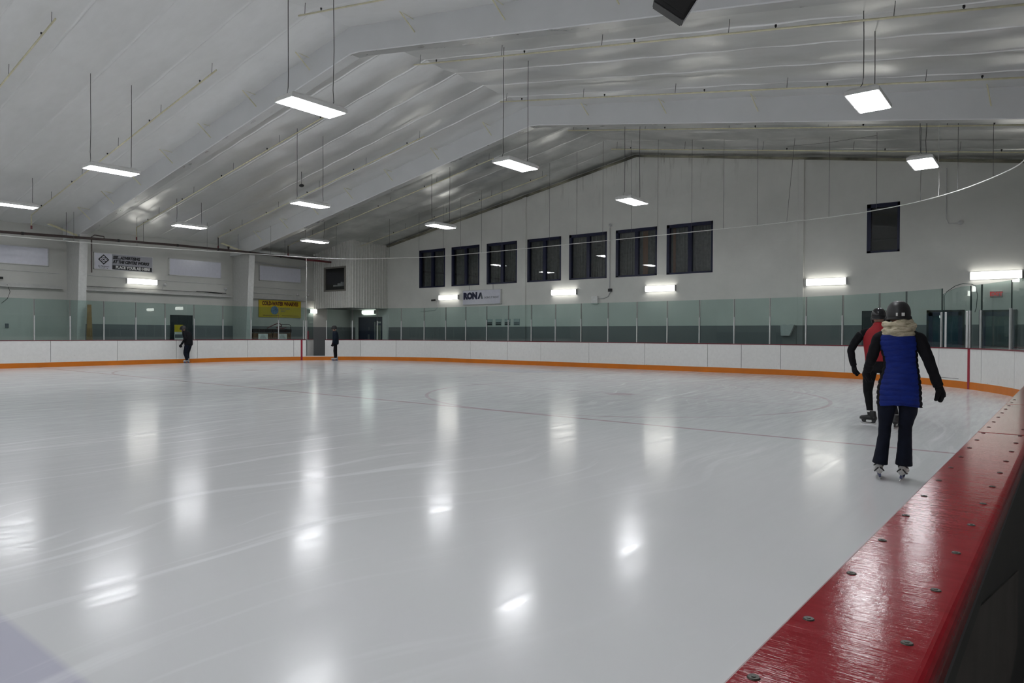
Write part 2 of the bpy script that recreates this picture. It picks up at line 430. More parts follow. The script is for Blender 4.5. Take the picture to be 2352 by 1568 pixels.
# ceiling: insulation blankets run down both slopes, seamed every 1.32 m, sagging between the purlins
SEAM = 1.317
def ceil_z(x, y):
    t = ((y - 11.75)/SEAM) % 1.0
    dseam = min(t, 1-t)*SEAM
    tuck = (1 - abs(math.sin(PI*t))**.8)*.9 - .6*math.exp(-(dseam/.022)**2)*(.75+.5*noise.noise(Vector((x*.8, y, 9))))
    d = abs(x - RIX)
    u = (d/1.55) % 1.0
    sag = math.sin(PI*u)**2*.018
    nz = noise.noise(Vector((x*.9, y*1.8, 0)))*.022 + noise.noise(Vector((x*.35, y*.5, 5)))*.03
    return cz(x) - .075*(1-tuck) - sag + nz*(.2+abs(math.sin(PI*t)))
for side, (xa, xb) in enumerate(((WX-.1, RIX), (RIX, EX+.1))):
    bm = bmesh.new(); nx = 84; ys = []
    y = 0.0
    k0 = -6; ys = []
    for q_ in range(-6, 13):
        for fr_ in (0,.012,.022,.035,.06,.12,.2,.3,.4,.5,.6,.7,.8,.88,.94,.965,.978,.988):
            yy = 11.75 + (q_+fr_)*SEAM
            if 4.0 <= yy <= GY+.15: ys.append(yy)
    ys.append(GY+.2)
    ys = [BY + i*.66 for i in range(int((4.0-BY)/.66))] + ys
    rows = [[bm.verts.new((xa+(xb-xa)*i/nx, y, ceil_z(xa+(xb-xa)*i/nx, y))) for i in range(nx+1)] for y in ys]
    for a, b in zip(rows, rows[1:]):
        for i in range(nx): bm.faces.new((a[i], a[i+1], b[i+1], b[i]))
    for row_ in (rows[0], rows[-1]):
        up = [bm.verts.new(v.co + Vector((0,0,.5))) for v in row_]
        for i in range(nx): bm.faces.new((row_[i], row_[i+1], up[i+1], up[i]))
    o = struct('ceiling' if side == 0 else 'ceiling_right_slope', bm, M['foil'], smooth=True)
bm = bmesh.new(); prism(bm, [(WX-.3,cz(WX)+.5),(RIX,cz(RIX)+.5),(EX+.3,cz(EX)+.5),(EX+.3,cz(EX)+.7),(RIX,cz(RIX)+.7),(WX-.3,cz(WX)+.7)], 'y', BY-.2, GY+.3)
struct('roof', bm, M['white_metal'])

# grimy rafter beam and pipe along the top of the gable wall
bm = bmesh.new()
prism(bm, [(-31.0,cz(-31.0)-.12),(RIX,cz(RIX)-.13),(EX,cz(EX)-.12),(EX,cz(EX)-.21),(RIX,cz(RIX)-.20),(-31.0,cz(-31)-.21)], 'y', GY-.16, GY-.01)
tag(finish('gable_beam', bm, M['grime']), 'long grimy beam stained dark under the roof line of the block gable wall', 'beam')

# ---------------------------------------------------------------- steel frames wrapped in white insulation
def steel_frame(Y, label):
    t = empty('steel_frame', label, 'frame', (RIX, Y, 0))
    hw = .17
    def low(x): return 8.78 - .174*abs(x + 14.5)
    bm = bmesh.new(); N = 44
    for sx in (-1, 1):
        xe = -32.75 if sx < 0 else 4.0
        R = []
        for i in range(N+1):
            x = RIX + (xe-RIX)*i/N
            zt = cz(x)+.12; zb = low(x) + .005*noise.noise(Vector((x*1.3, Y, 0)))
            bulge = .007*noise.noise(Vector((x*2.2, Y, 3)))
            R.append([bm.verts.new((x-RIX, -hw-bulge, zt)), bm.verts.new((x-RIX, -hw+bulge, zt*.5+zb*.5)), bm.verts.new((x-RIX, -hw, zb+.02)), bm.verts.new((x-RIX, -hw+.02, zb)),
                      bm.verts.new((x-RIX, hw-.02, zb)), bm.verts.new((x-RIX, hw, zb+.02)), bm.verts.new((x-RIX, hw+bulge, zt*.5+zb*.5)), bm.verts.new((x-RIX, hw, zt))])
        for a, b in zip(R, R[1:]):
            for k in range(7):
                f = bm.faces.new((a[k], a[k+1], b[k+1], b[k])); f.material_index = 1 if k == 3 else 0
        bm.faces.new(R[-1])
    finish('rafter', bm, [M['wrap'], M['wrap_foil']], t, smooth=False)
    # knee wrap + tapered column at both sides
    for sx in (-1, 1):
        xi = -32.70 if sx < 0 else 4.0; xo = WX+.02 if sx < 0 else EX-.02
        s = sx
        bm = bmesh.new()
        prism(bm, [(xi-RIX, low(xi)), (xi-RIX, cz(xi)+.12), (xo-RIX, cz(xo)+.1), (xo-RIX, low(xi)-.12)], 'y', -hw, hw)
        finish('knee', bm, M['wrap'], t)
        bm = bmesh.new(); xb = xi - .38*(-s)*(-1) if False else (xi-.42 if s < 0 else xi+.42)
        # flange facing the ice and web behind it
        prism(bm, [(xi-RIX, low(xi)+.02), (xi-RIX+s*.02, low(xi)+.02), (xb-RIX+s*.02, -.06), (xb-RIX, -.06)], 'y', -.16, .16)
        prism(bm, [(xi-RIX+s*.015, low(xi)+.02), (xo-RIX, low(xi)+.02), (xo-RIX, -.06), (xb-RIX+s*.015, -.06)], 'y', -.015, .015)
        finish('column', bm, M['column'], t)
        if s < 0:
            bm = bmesh.new(); tube(bm, [(xi-RIX-1.7, -.9, cz(xi-1.5)-.02), (xi-RIX-.25, -.18, low(xi)-.05)], .045, 6); finish('knee_brace', bm, M['cream'], t)
    # flange braces: cream rods from the blanket down to the lower flange, front and back
    for x in (-31.6,-29.3,-26.9,-24.4,-21.8,-19.1,-16.4,-12.2,-9.4,-6.6,-3.9,-1.2):
        for fy in (-1,):
            bm = bmesh.new(); X = x-RIX
            tube(bm, [(X, fy*.62, cz(x)-.07), (X+.06, fy*(hw+.01), low(x)+.30)], .015, 6)
            tube(bm, [(X, fy*.62, cz(x)-.07), (X+.0, fy*(hw+.0), cz(x)-.10)], .008, 5)
            finish('flange_brace', bm, M['cream'], t)
    return t
steel_frame(11.76, 'near wrapped steel roof frame, its column standing left of the advertising sign')
steel_frame(19.66, 'far wrapped steel roof frame, its column standing beside the yellow banner')

# ---------------------------------------------------------------- hanging lights
def hanging_light(x, y, label, group='long white light boxes hung over the ice'):
    z = 5.9; t = empty('hanging_light', label, 'light', (x, y, z), 0, group)
    bm = bmesh.new(); hx, hy = .295, .65
    A = [(-hx,-hy,.0),(hx,-hy,.0),(hx,hy,.0),(-hx,hy,.0)]
    B = [(-hx,-hy,.075),(hx,-hy,.075),(hx,hy,.075),(-hx,hy,.075)]
    C_ = [(-hx*.72,-hy*.86,.14),(hx*.72,-hy*.86,.14),(hx*.72,hy*.86,.14),(-hx*.72,hy*.86,.14)]
    va, vb, vc = [[bm.verts.new(p) for p in q] for q in (A,B,C_)]
    for p, q in ((va,vb),(vb,vc)):
        for i in range(4): bm.faces.new((p[i], p[(i+1)%4], q[(i+1)%4], q[i]))
    bm.faces.new(vc); bm.faces.new(va)
    finish('housing', bm, M['white_metal'], t)
    bm = bmesh.new(); box(bm, -hx+.035, hx-.035, -hy+.03, hy-.03, -.008, .004)
    finish('diffuser', bm, M['hang_light'], t)
    for yy in (-.53, .53):
        bm = bmesh.new(); top = cz(x) - .07 - z
        wob = [(random.uniform(-.012,.012), yy+random.uniform(-.012,.012), .09+(top-.09)*q+.05) for q in (0,.04,.12,.4,.7)] + [(0, yy, top+.08)]
        wob[0] = (-.05, yy, .13)
        tube(bm, wob, .0085, 6); finish('hanging_cord', bm, M['wire'], t)
    return t
HL = {(-11.65,8.3):'largest hanging light box at upper left centre, nearest over the ice',
      (-20.65,8.13):'hanging light box in front of the near roof frame, left of the largest one',
      (-29.1,8.26):'hanging light box cut by the left edge of the picture, above the side wall',
      (-28.85,14.42):'hanging light box above the blank white panel and the advertising sign',
      (-20.5,14.55):'hanging light box in front of the far roof frame, directly above the lowest one',
      (-28.5,20.5):'lowest hanging light box, just left of the corner booth window',
      (-11.3,14.5):'hanging light box in the middle, above the row of seven blue windows',
      (-20.2,20.8):'hanging light box above the leftmost blue windows, right of the corner booth',
      (-11.2,20.8):'hanging light box below the gable peak, above the sixth of the seven blue windows',
      (-2.8,14.65):'wide hanging light box at upper right, below the far roof frame',
      (-2.67,20.8):'hanging light box at far right, above and right of the single blue window'}
for (x, y), l in HL.items(): hanging_light(x, y, l)
for x, y in [(-2.75,8.2)] + [(x, y) for x in (-29.0,-20.5,-11.4,-2.75) for y in (1.9,-4.4,-10.7,-17.0,-23.3,-29.6)]:
    hanging_light(x, y, 'white light box of the same rows hanging behind or beside the camera', 'light boxes of the rows beyond the frame')

# ---------------------------------------------------------------- wall lights
def wall_light(c, length, axis, label, zh=.235, dep=.12):
    t = empty('wall_light', label, 'light', c, 0 if axis == 'x' else -PI/2, 'wrap around wall lights')
    # local: length along x, sticks out to -y (axis x) / for side wall local -y points to... rotated
    if axis == 'y': t.rotation_euler = (0,0,PI/2)
    h = length/2
    bm = bmesh.new(); box(bm, -h, h, -.03, 0, -zh/2-.015, zh/2+.015); box(bm, -h, -h+.015, -dep-.005, 0, -zh/2-.008, zh/2+.008); box(bm, h-.015, h, -dep-.005, 0, -zh/2-.008, zh/2+.008)
    finish('housing', bm, M['frame_grey'], t)
    bm = bmesh.new(); t2 = bmesh.new(); box(t2, -h+.02, h-.02, -dep, -.03, -zh/2, zh/2)
    bmesh.ops.bevel(t2, geom=[e for e in t2.edges if abs((e.verts[0].co-e.verts[1].co).x) > .5 and max(e.verts[0].co.y, e.verts[1].co.y) < -.05], offset=.04, segments=3, affect='EDGES')
    me = bpy.data.meshes.new('t'); t2.to_mesh(me); t2.free(); bm.from_mesh(me)
    finish('diffuser', bm, M['wall_light'], t)
    return t
wall_light((-26.04, GY, 3.40), 1.46, 'x', 'wall light left of the white RONA sign')
wall_light((-18.42, GY, 3.42), 1.44, 'x', 'wall light right of the RONA sign, below the gap between fourth and fifth window')
wall_light((-13.38, GY, 3.41), 1.42, 'x', 'wall light below the gap between the sixth and seventh blue window')
wall_light((-6.63, GY, 3.41), 1.42, 'x', 'wall light below and left of the single blue window')
wall_light((-1.43, GY, 3.40), 1.42, 'x', 'wall light at far right above the glass and the exit sign')
wall_light((WX, 14.95, 3.86), 1.42, 'y', 'wall light on the side wall below the advertising sign')
wall_light((-32.75, GY, 2.70), 1.15, 'x', 'wall light under the corner booth, above the blue double door', .2)
wall_light((WX, 24.72, 2.70), .5, 'y', 'short glowing box added for a lamp reflection in the open gate glass, under the booth', .2)  # added glow standing in for a lamp mirrored in the gate glass

# ---------------------------------------------------------------- rink boards
def curve_strip(bm, s0, s1, o0, o1, z0, z1, mi=0):
    """solid strip following the boards from s0 to s1 between offsets o0,o1 and heights z0,z1"""
    brk = [b for b in (0, ARC, ARC+LFAR, 2*ARC+LFAR) if s0 < b < s1]
    ss = [s0] + brk + [s1]; out = []
    for a, b in zip(ss, ss[1:]):
        curved = (0 <= (a+b)/2 < ARC) or (ARC+LFAR <= (a+b)/2 < 2*ARC+LFAR)
        n = max(1, int((b-a)/.3)) if curved else 1
        out += [a+(b-a)*i/n for i in range(n)]
    out.append(s1); R = []
    for s in out:
        a, b = P(s, o0), P(s, o1)
        R.append([bm.verts.new((a.x,a.y,z0)), bm.verts.new((a.x,a.y,z1)), bm.verts.new((b.x,b.y,z1)), bm.verts.new((b.x,b.y,z0))])
    for p, q in zip(R, R[1:]):
        for k in range(4): f = bm.faces.new((p[k], p[(k+1)%4], q[(k+1)%4], q[k])); f.material_index = mi
    bm.faces.new(R[0]); bm.faces.new(R[-1])
SE = 2*ARC + LFAR        # end of the right corner
G0, G1 = 4.52, 5.45      # open gate
TOPZ = 1.07
rb = empty('rink_boards', 'white rink boards with orange kick strip and tall glass around the far end', 'rink boards', (-15.85, YF, 0))
rb_off = Vector(rb.location)
def rbf(name, bm, mat, smooth=False, parent=None):
    o = finish(name, bm, mat, None, smooth=smooth); o.parent = parent or rb
    for v in o.data.vertices: v.co -= rb_off
    return o
joints = [-16,-13.4,-10.9,-9.5,-6.83,-4.33,-1.81,-.83,1.65,3.9,G0]; joints2 = [G1,7.28,9.2,11.29,13.9,16.2,18.1,20.62,23.23,25.84,27.12,28.52,30.76,32.6,34.17,35.9,37.6,SE]
for js in (joints, joints2):
    for a, b in zip(js, js[1:]):
        bm = bmesh.new(); curve_strip(bm, a+.008, b-.008, 0, .03, .20, TOPZ-.015); rbf('board_panel', bm, M['board'])
        bm = bmesh.new(); curve_strip(bm, a, b, .03, .09, -.03, TOPZ-.02); rbf('board_frame', bm, M['gasket'])
bm = bmesh.new(); curve_strip(bm, -16, SE, -.008, .03, -.01, .19); rbf('kick_plate', bm, M['orange'])
bm = bmesh.new(); curve_strip(bm, -16, SE, -.004, .03, .188, .202); rbf('kick_plate_edge', bm, M['board'])
for a, b in ((-16, G0), (G1, SE)):
    bm = bmesh.new(); curve_strip(bm, a, b, -.012, .13, TOPZ-.018, TOPZ+.012); rbf('cap_rail', bm, M['redcapfar'])
for s in (4.29, 35.37):
    bm = bmesh.new(); curve_strip(bm, s-.045, s+.045, -.012, .02, 0, TOPZ+.0); rbf('goal_line_mark', bm, M['redmark'])
bm = bmesh.new(); curve_strip(bm, 34.25, 35.05, -.006, .02, .20, .235); rbf('gate_threshold', bm, M['board'])
bm = bmesh.new(); curve_strip(bm, 34.22, 34.95, -.004, .02, .24, .252); rbf('gate_gap', bm, M['gasket'])
bm = bmesh.new(); curve_strip(bm, G0, G1, -.006, .12, .19, .225); rbf('gate_threshold', bm, M['board'])
# stanchions and panes
ST = [-15.2,-13.9,-12.6,-11.4,-10.1,-8.75,-7.38,-6.12,-4.85,-3.56,-2.29,-.96,.45,1.82,3.16,4.48]
ST2 = [5.53,6.84,8.16,9.48,10.83,12.21,13.55,14.89,16.21,17.54,18.86,20.19,21.51,22.85,24.17,25.49,26.83,28.12,29.38,30.65,31.93,32.88,34.2,35.33,35.79,37.23,38.5,SE-.05]
GT = 2.72
def glass_run(S_):
    for a, b in zip(S_, S_[1:]):
        if (a, b) == (35.33, 35.79) : pass
        bm = bmesh.new(); gate = abs(a-34.2) < .01
        n = max(1, int((b-a)/.35)) if (a < ARC or a >= ARC+LFAR) else 1
        top = [GT]*(n+1)
        if gate: top = [GT-.16, GT-.05, GT][:n+1] if n >= 2 else [GT-.14, GT]
        R = []
        for i in range(n+1):
            s = a+.03 + (b-a-.06)*i/n; p, q = P(s, .054), P(s, .066); z1 = top[min(i, len(top)-1)]
            R.append([bm.verts.new((p.x,p.y,TOPZ+.012)), bm.verts.new((p.x,p.y,z1)), bm.verts.new((q.x,q.y,z1)), bm.verts.new((q.x,q.y,TOPZ+.012))])
        for p, q in zip(R, R[1:]):
            for k in range(4):
                f = bm.faces.new((p[k], p[(k+1)%4], q[(k+1)%4], q[k])); f.material_index = 1 if k == 1 else 0
        f = bm.faces.new(R[0]); f.material_index = 1; f = bm.faces.new(R[-1]); f.material_index = 1
        rbf('glass_pane', bm, [M['glass'], M['glass_edge']])
    for s in S_:
        p = P(s, .045); ang = math.atan2((P(s+.01)-P(s-.01)).y, (P(s+.01)-P(s-.01)).x)
        bm = bmesh.new(); bbox(bm, -.021, .021, -.028, .03, TOPZ+.005, 2.06, .005)
        box(bm, -.006, .006, -.034, -.028, TOPZ+.01, 2.05)
        bmesh.ops.rotate(bm, verts=bm.verts, matrix=Matrix.Rotation(ang, 3, 'Z')); bmesh.ops.translate(bm, verts=bm.verts, vec=p)
        rbf('stanchion', bm, M['alu'])
        bm = bmesh.new(); box(bm, -.007, .007, .005, .025, 2.06, GT)
        bmesh.ops.rotate(bm, verts=bm.verts, matrix=Matrix.Rotation(ang, 3, 'Z')); bmesh.ops.translate(bm, verts=bm.verts, vec=p)
        rbf('glass_clip', bm, M['glass_edge'])
glass_run(ST); glass_run(ST2)
for s in (34.36, 35.20, 4.38):
    p = P(s, .045); bm = bmesh.new(); bbox(bm, -.025, .025, -.025, .025, TOPZ+.01, 2.06, .005); bmesh.ops.translate(bm, verts=bm.verts, vec=p); rbf('gate_post', bm, M['alu'])
# spring cable over the gate glass
bm = bmesh.new(); q = lambda s, z: (P(s,.06).x, P(s,.06).y, z)
tube(bm, [q(34.28,2.1), q(34.27,2.5), q(34.36,2.62), q(34.7,2.76), q(35.0,2.80), q(35.33,2.76), q(35.52,2.70), q(35.6,2.45), q(35.56,2.15), q(35.50,2.02)], .009, 6)
rbf('gate_cable', bm, M['glass_edge'])
# open gate leaf swung outwards, with its glass
gl = empty('rink_gate', 'open white gate leaf swung back behind the boards, its red tag and glass above', 'gate', P(G0, .10))
d = (P(G0+.01)-P(G0)).normalized(); nrm = (P(G0,1)-P(G0)).normalized(); ang = math.atan2((nrm*.93+d*.42).y, (nrm*.93+d*.42).x)
gl.rotation_euler = (0,0,ang)
bm = bmesh.new(); bbox(bm, .02, .92, -.03, .03, .20, TOPZ, .008); finish('gate_leaf', bm, M['board'], gl)
bm = bmesh.new(); box(bm, .0, .045, -.04, .04, .20, 2.06); finish('gate_post', bm, M['alu'], gl)
bm = bmesh.new(); box(bm, .05, .92, -.006, .006, TOPZ, GT); finish('glass_pane', bm, M['glass'], gl)
bm = bmesh.new(); box(bm, .02, .92, -.05, .05, TOPZ, TOPZ+.025); finish('cap_rail', bm, M['redcapfar'], gl)
bm = bmesh.new(); box(bm, .10, .22, -.04, -.03, TOPZ+.03, TOPZ+.45); finish('latch_handle', bm, M['redmark'], gl)

# ---------------------------------------------------------------- near boards with the wide red cap
def nb(y): return -.243 + .021*y if y < 5.4 else -.1296 - .0061*(y-5.4)
nbo = empty('near_boards', 'near side boards under the wide worn red cap at lower right', 'rink boards', (nb(2), 2, 0))
no = Vector(nbo.location)
def nbf(name, bm, mat, smooth=False):
    for v in bm.verts: v.co -= no
    return finish(name, bm, mat, nbo, smooth=smooth)
def nstrip(bm, y0, y1, o0, o1, z0, z1, rnd=0):
    ys = [y0] + [y for y in (5.4,) if y0 < y < y1] + [y1]; R = []
    for y in ys:
        x = nb(y)
        if rnd:
            prof = [(o0, z0), (o0, z1-.006), (o0+.006, z1)]
            for i in range(7):
                a = PI/2*i/6; prof.append((o1-rnd+rnd*math.sin(a), z1-rnd+rnd*math.cos(a)))
            prof.append((o1, z0))
        else: prof = [(o0,z0),(o0,z1),(o1,z1),(o1,z0)]
        R.append([bm.verts.new((x+o, y, z)) for o, z in prof])
    n = len(R[0])
    for p, q in zip(R, R[1:]):
        for k in range(n): bm.faces.new((p[k], p[(k+1)%n], q[(k+1)%n], q[k]))
    bm.faces.new(R[0]); bm.faces.new(R[-1])
CW = .148
for y0, y1 in ((-6, -2.2), (-2.19, 2.66), (2.675, 3.84), (3.852, 9.2), (9.21, 16.9)):
    bm = bmesh.new(); cw = CW
    R = []
    nstrip(bm, y0, y1, 0, CW, 1.062, 1.09, .014)
    nbf('cap_rail', bm, M['cap'])
bm = bmesh.new(); nstrip(bm, -6, 16.9, .008, .03, .20, 1.062); nbf('board_panel', bm, M['board'])
bm = bmesh.new(); nstrip(bm, -6, 16.9, .0, .03, -.01, .20); nbf('kick_plate', bm, M['orange'])
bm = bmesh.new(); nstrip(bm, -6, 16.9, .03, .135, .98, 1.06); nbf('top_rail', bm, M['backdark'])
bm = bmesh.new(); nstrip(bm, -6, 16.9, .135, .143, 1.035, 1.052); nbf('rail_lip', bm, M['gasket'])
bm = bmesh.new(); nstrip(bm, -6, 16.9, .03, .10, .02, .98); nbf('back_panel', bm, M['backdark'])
bm = bmesh.new()
A = [(nb(1.12)+.10, 1.12), (nb(2.9)+.10, 2.9)]
vs_ = [(A[0][0], 1.12, .35), (A[1][0], 2.9, .35), (A[1][0], 2.9, .60), (A[0][0], 1.12, .97)]
a = [bm.verts.new(v) for v in vs_]; b = [bm.verts.new((v[0]+.004, v[1], v[2])) for v in vs_]
bm.faces.new(a); bm.faces.new(b)
for i in range(4): bm.faces.new((a[i], a[(i+1)%4], b[(i+1)%4], b[i]))
nbf('backing_board', bm, M['ply'])
bm = bmesh.new(); box(bm, nb(1.1)+.10, nb(1.1)+.122, 1.07, 1.115, .02, .98); nbf('back_post', bm, M['backdark'])
def screw(y, o):
    bm = bmesh.new(); x = nb(y)+o
    bmesh.ops.create_cone(bm, cap_ends=True, segments=16, radius1=.0062, radius2=.0052, depth=.0016, matrix=Matrix.Translation((x, y, 1.0906)))
    bmesh.ops.create_cone(bm, cap_ends=True, segments=8, radius1=.0022, radius2=.0022, depth=.0008, matrix=Matrix.Translation((x, y, 1.0916)))
    nbf('cap_screw', bm, M['screw'])
for i in range(20):
    y = .60 + .186*i
    screw(y + (.02 if i == 0 else 0), .022); screw(y + .0, .116)

# ---------------------------------------------------------------- windows in the gable wall
def gable_window(i, x0, x1, z0, z1, panes=2, tan=None):
    t = bpy.data.objects.new('window_%d' % i, None); COL.objects.link(t); t['kind'] = 'structure'; t.location = ((x0+x1)/2, GY, z0)
    W_ = x1-x0; h = z1-z0; x0 = -W_/2; x1 = W_/2; fr = .075
    def pt(name, bm, mat, sm=False): return finish(name, bm, mat, t, smooth=sm)
    bm = bmesh.new()
    box(bm, x0, x0+fr+.05, -.012, .16, 0, h); box(bm, x1-fr, x1, -.012, .16, 0, h); box(bm, x0, x1, -.012, .16, 0, fr); box(bm, x0, x1, -.012, .16, h-fr-.06, h)
    if panes == 2: box(bm, x0+W_*.47, x0+W_*.47+.17, .0, .14, fr, h-fr)
    pt('window_frame', bm, M['blueframe'])
    bm = bmesh.new(); box(bm, x0+fr, x1-fr, .075, .085, fr, h-fr); pt('window_pane', bm, M['winglass'])
    if panes == 2:
        bm = bmesh.new(); n = 90
        R = []
        for k in range(n+1):
            xx = x0+.02+(W_-.04)*k/n; yy = .34 + .035*math.sin(k*1.05) + .02*math.sin(k*.37+i)
            R.append([bm.verts.new((xx, yy, .02)), bm.verts.new((xx, yy, h-.02))])
        for p, q in zip(R, R[1:]): bm.faces.new((p[0], q[0], q[1], p[1]))
        pt('curtain', bm, M['curtain'], True)
        if tan:
            bm = bmesh.new(); box(bm, x0+W_*tan[0], x0+W_*tan[1], .27, .29, .03, h-.02); pt('curtain_edge', bm, M['curtain_tan'])
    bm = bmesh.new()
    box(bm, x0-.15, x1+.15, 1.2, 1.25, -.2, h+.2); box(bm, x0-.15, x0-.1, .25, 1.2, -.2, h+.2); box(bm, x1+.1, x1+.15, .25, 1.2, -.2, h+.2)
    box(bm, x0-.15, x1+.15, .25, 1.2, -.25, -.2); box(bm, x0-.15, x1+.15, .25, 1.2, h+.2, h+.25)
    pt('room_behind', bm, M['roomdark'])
    if panes == 1:
        bm = bmesh.new(); box(bm, x0+fr, x1-fr, .10, .12, h*.26, h*.275); pt('sash_bar', bm, M['ink'])
    return t
for i, (a, b) in enumerate(WIN): gable_window(i+1, a, b, WZ0, WZ1, 2, {5:(.60,.72),6:(.08,.14)}.get(i))
gable_window(8, *WIN8, panes=1)

# ---------------------------------------------------------------- corner booth
BX, BYY, BZ = -31.1, 24.75, 2.86
def ribbed(bm, p0, p1, z0, ztop, pitch=.2, dep=.055, out=(0,-1)):
    L = math.hypot(p1[0]-p0[0], p1[1]-p0[1]); n = int(L/pitch); R = []; prof = [(0,0),(.55,0),(.65,1),(.9,1)]
    us = []
    for i in range(n+1):
        for u, o in prof:
            s = (i+u)*pitch
            if s <= L: us.append((s, o))
    us.append((L, 0))
    for s, o in us:
        x = p0[0]+(p1[0]-p0[0])*s/L + out[0]*o*dep; y = p0[1]+(p1[1]-p0[1])*s/L + out[1]*o*dep
        R.append([bm.verts.new((x,y,z0)), bm.verts.new((x,y,ztop(x)))])
    for p, q in zip(R, R[1:]): bm.faces.new((p[0], q[0], q[1], p[1]))
W9 = (-33.43, -31.57, 3.88, 5.18)
bt = bpy.data.objects.new('wall_corner_booth', None); COL.objects.link(bt); bt['kind'] = 'structure'
bm = bmesh.new()
topz = lambda x: cz(x)-.02
ribbed(bm, (WX, BYY), (W9[0]-.06, BYY), BZ, topz); ribbed(bm, (W9[1]+.06, BYY), (BX, BYY), BZ, topz)
ribbed(bm, (W9[0]-.06, BYY), (W9[1]+.06, BYY), BZ, lambda x: W9[2]-.06)
R = bm
ribbed2 = bmesh.new(); ribbed(ribbed2, (W9[0]-.06, BYY), (W9[1]+.06, BYY), W9[3]+.06, topz)
me = bpy.data.meshes.new('t'); ribbed2.to_mesh(me); ribbed2.free(); bm.from_mesh(me)
ribbed(bm, (BX, BYY), (BX, GY), BZ, topz, out=(1,0))
finish('cladding', bm, M['booth'], bt)
bm = bmesh.new(); box(bm, WX, BX-.03, BYY+.03, GY, BZ, BZ+.1); finish('soffit', bm, M['roomdark'], bt)
bm = bmesh.new(); box(bm, WX+.02, BX-.1, BYY+.9, BYY+.95, BZ+.1, cz(WX)); box(bm, W9[0]-.3, W9[1]+.2, BYY+.10, BYY+.6, 3.7, 3.75); finish('booth_interior', bm, M['roomdark'], bt)
bm = bmesh.new()
for i, (xx, w2, h2) in enumerate(((-33.0,.28,.10),(-32.6,.2,.18),(-32.3,.08,.26))): box(bm, xx, xx+w2, BYY+.25, BYY+.4, 4.12, 4.12+h2)
finish('counter_clutter', bm, M['paper'], bt)
bm = bmesh.new(); box(bm, W9[0], W9[1], BYY+.2, BYY+.55, 3.9, 4.12); finish('counter', bm, M['black'], bt)
t = bpy.data.objects.new('window_9', None); COL.objects.link(t); t['kind'] = 'structure'; t.location = ((W9[0]+W9[1])/2, BYY, W9[2])
bm = bmesh.new(); a, b, h = -(W9[1]-W9[0])/2, (W9[1]-W9[0])/2, W9[3]-W9[2]
for q in ((a-.07,a+.03,-.06,h+.06),(b-.03,b+.07,-.06,h+.06),(a,b,-.06,.03),(a,b,h-.03,h+.06)): box(bm, q[0], q[1], -.045, .06, q[2], q[3])
finish('window_frame', bm, pmat('taupe_frame', (.22,.21,.185), .5), t)
bm = bmesh.new(); box(bm, a+.03, b-.03, .01, .02, .03, h-.03); finish('window_pane', bm, M['winglass'], t)
# wall panels under the booth (light above, grey dado below) and white door surround
bm = bmesh.new(); box(bm, -33.95, -33.70, GY-.10, GY, -.06, 2.52); box(bm, -31.45, -31.0, GY-.10, GY, -.06, 2.52); box(bm, -33.70, -31.45, GY-.10, GY, 2.40, 2.52)
struct('trim_3', bm, M['white_metal'])

# ---------------------------------------------------------------- doors
def door(i, loc, rz, w, h, mat, kind):
    t = bpy.data.objects.new('door_%d' % i, None); COL.objects.link(t); t['kind'] = 'structure'; t.location = loc; t.rotation_euler = (0,0,rz)
    bm = bmesh.new(); fr = .06
    box(bm, -w/2, -w/2+fr, -.06, 0, 0, h); box(bm, w/2-fr, w/2, -.06, 0, 0, h); box(bm, -w/2, w/2, -.06, 0, h-fr, h); finish('door_frame', bm, M['doordark'], t)
    if kind == 'plain':
        bm = bmesh.new(); bbox(bm, -w/2+fr, w/2-fr, -.05, -.01, 0, h-fr, .004); finish('door_leaf', bm, mat, t)
        bm = bmesh.new(); box(bm, -w/2+fr+.05, -w/2+fr+.18, -.10, -.05, 1.0, 1.05); finish('door_handle', bm, M['alu'], t)
    elif kind == 'double':
        for k, (a, b) in enumerate(((-w/2+fr, .40), (.42, w/2-fr))):
            bm = bmesh.new(); bbox(bm, a, b, -.05, -.01, 0, h-fr, .004); lf = finish('door_leaf', bm, mat, t)
            if k == 1:
                bm = bmesh.new(); box(bm, a+.10, b-.08, -.056, -.05, .5, h-.5); finish('door_glass', bm, pmat('door_light_pane', (.20,.22,.19), .25), lf)
                bm = bmesh.new(); box(bm, a+.2, b-.1, -.056, -.05, h-.38, h-.28); finish('notice', bm, M['paper'], lf)
            else:
                bm = bmesh.new(); box(bm, -.17, -.10, -.056, -.05, 1.62, 1.8); box(bm, -.25, -.08, -.056, -.05, .98, 1.35); finish('notice', bm, M['greyink'], lf)
        bm = bmesh.new(); box(bm, .39, .44, -.07, -.05, 0, h-.3); finish('door_edge', bm, M['alu'], t)
    else:
        bm = bmesh.new(); a, b = -w/2+fr, w/2-fr
        for q in ((a,a+.12,0,h-fr),(b-.12,b,0,h-fr),(a,b,0,.35),(a,b,h-fr-.14,h-fr)): box(bm, q[0], q[1], -.05, -.01, q[2], q[3])
        finish('door_leaf', bm, mat, t)
        bm = bmesh.new(); box(bm, a+.12, b-.12, -.034, -.028, .35, h-fr-.14); finish('door_glass', bm, M['winglass'], t)
        bm = bmesh.new(); box(bm, a+.1, b-.1, -.02, -.004, .3, h-fr-.1); finish('corridor_behind', bm, pmat('corridor_teal_%d' % i, (.20,.27,.29) if kind == 'glass' else (.03,.12,.20), .5), t)
    return t
d1 = door(1, (WX, 16.88, 0), PI/2, 1.12, 2.29, M['doordark'], 'plain')
door(2, (-32.58, GY, 0), 0, 2.2, 2.40, M['doorblue'], 'double')
door(3, (-5.0, GY, 0), 0, .8, 2.29, M['doordark'], 'plain')
door(4, (-2.82, GY, 0), 0, 1.10, 2.28, M['doorblue'], 'glassblue')
door(5, (-1.36, GY, 0), 0, 1.02, 2.26, M['doorblue'], 'glass')
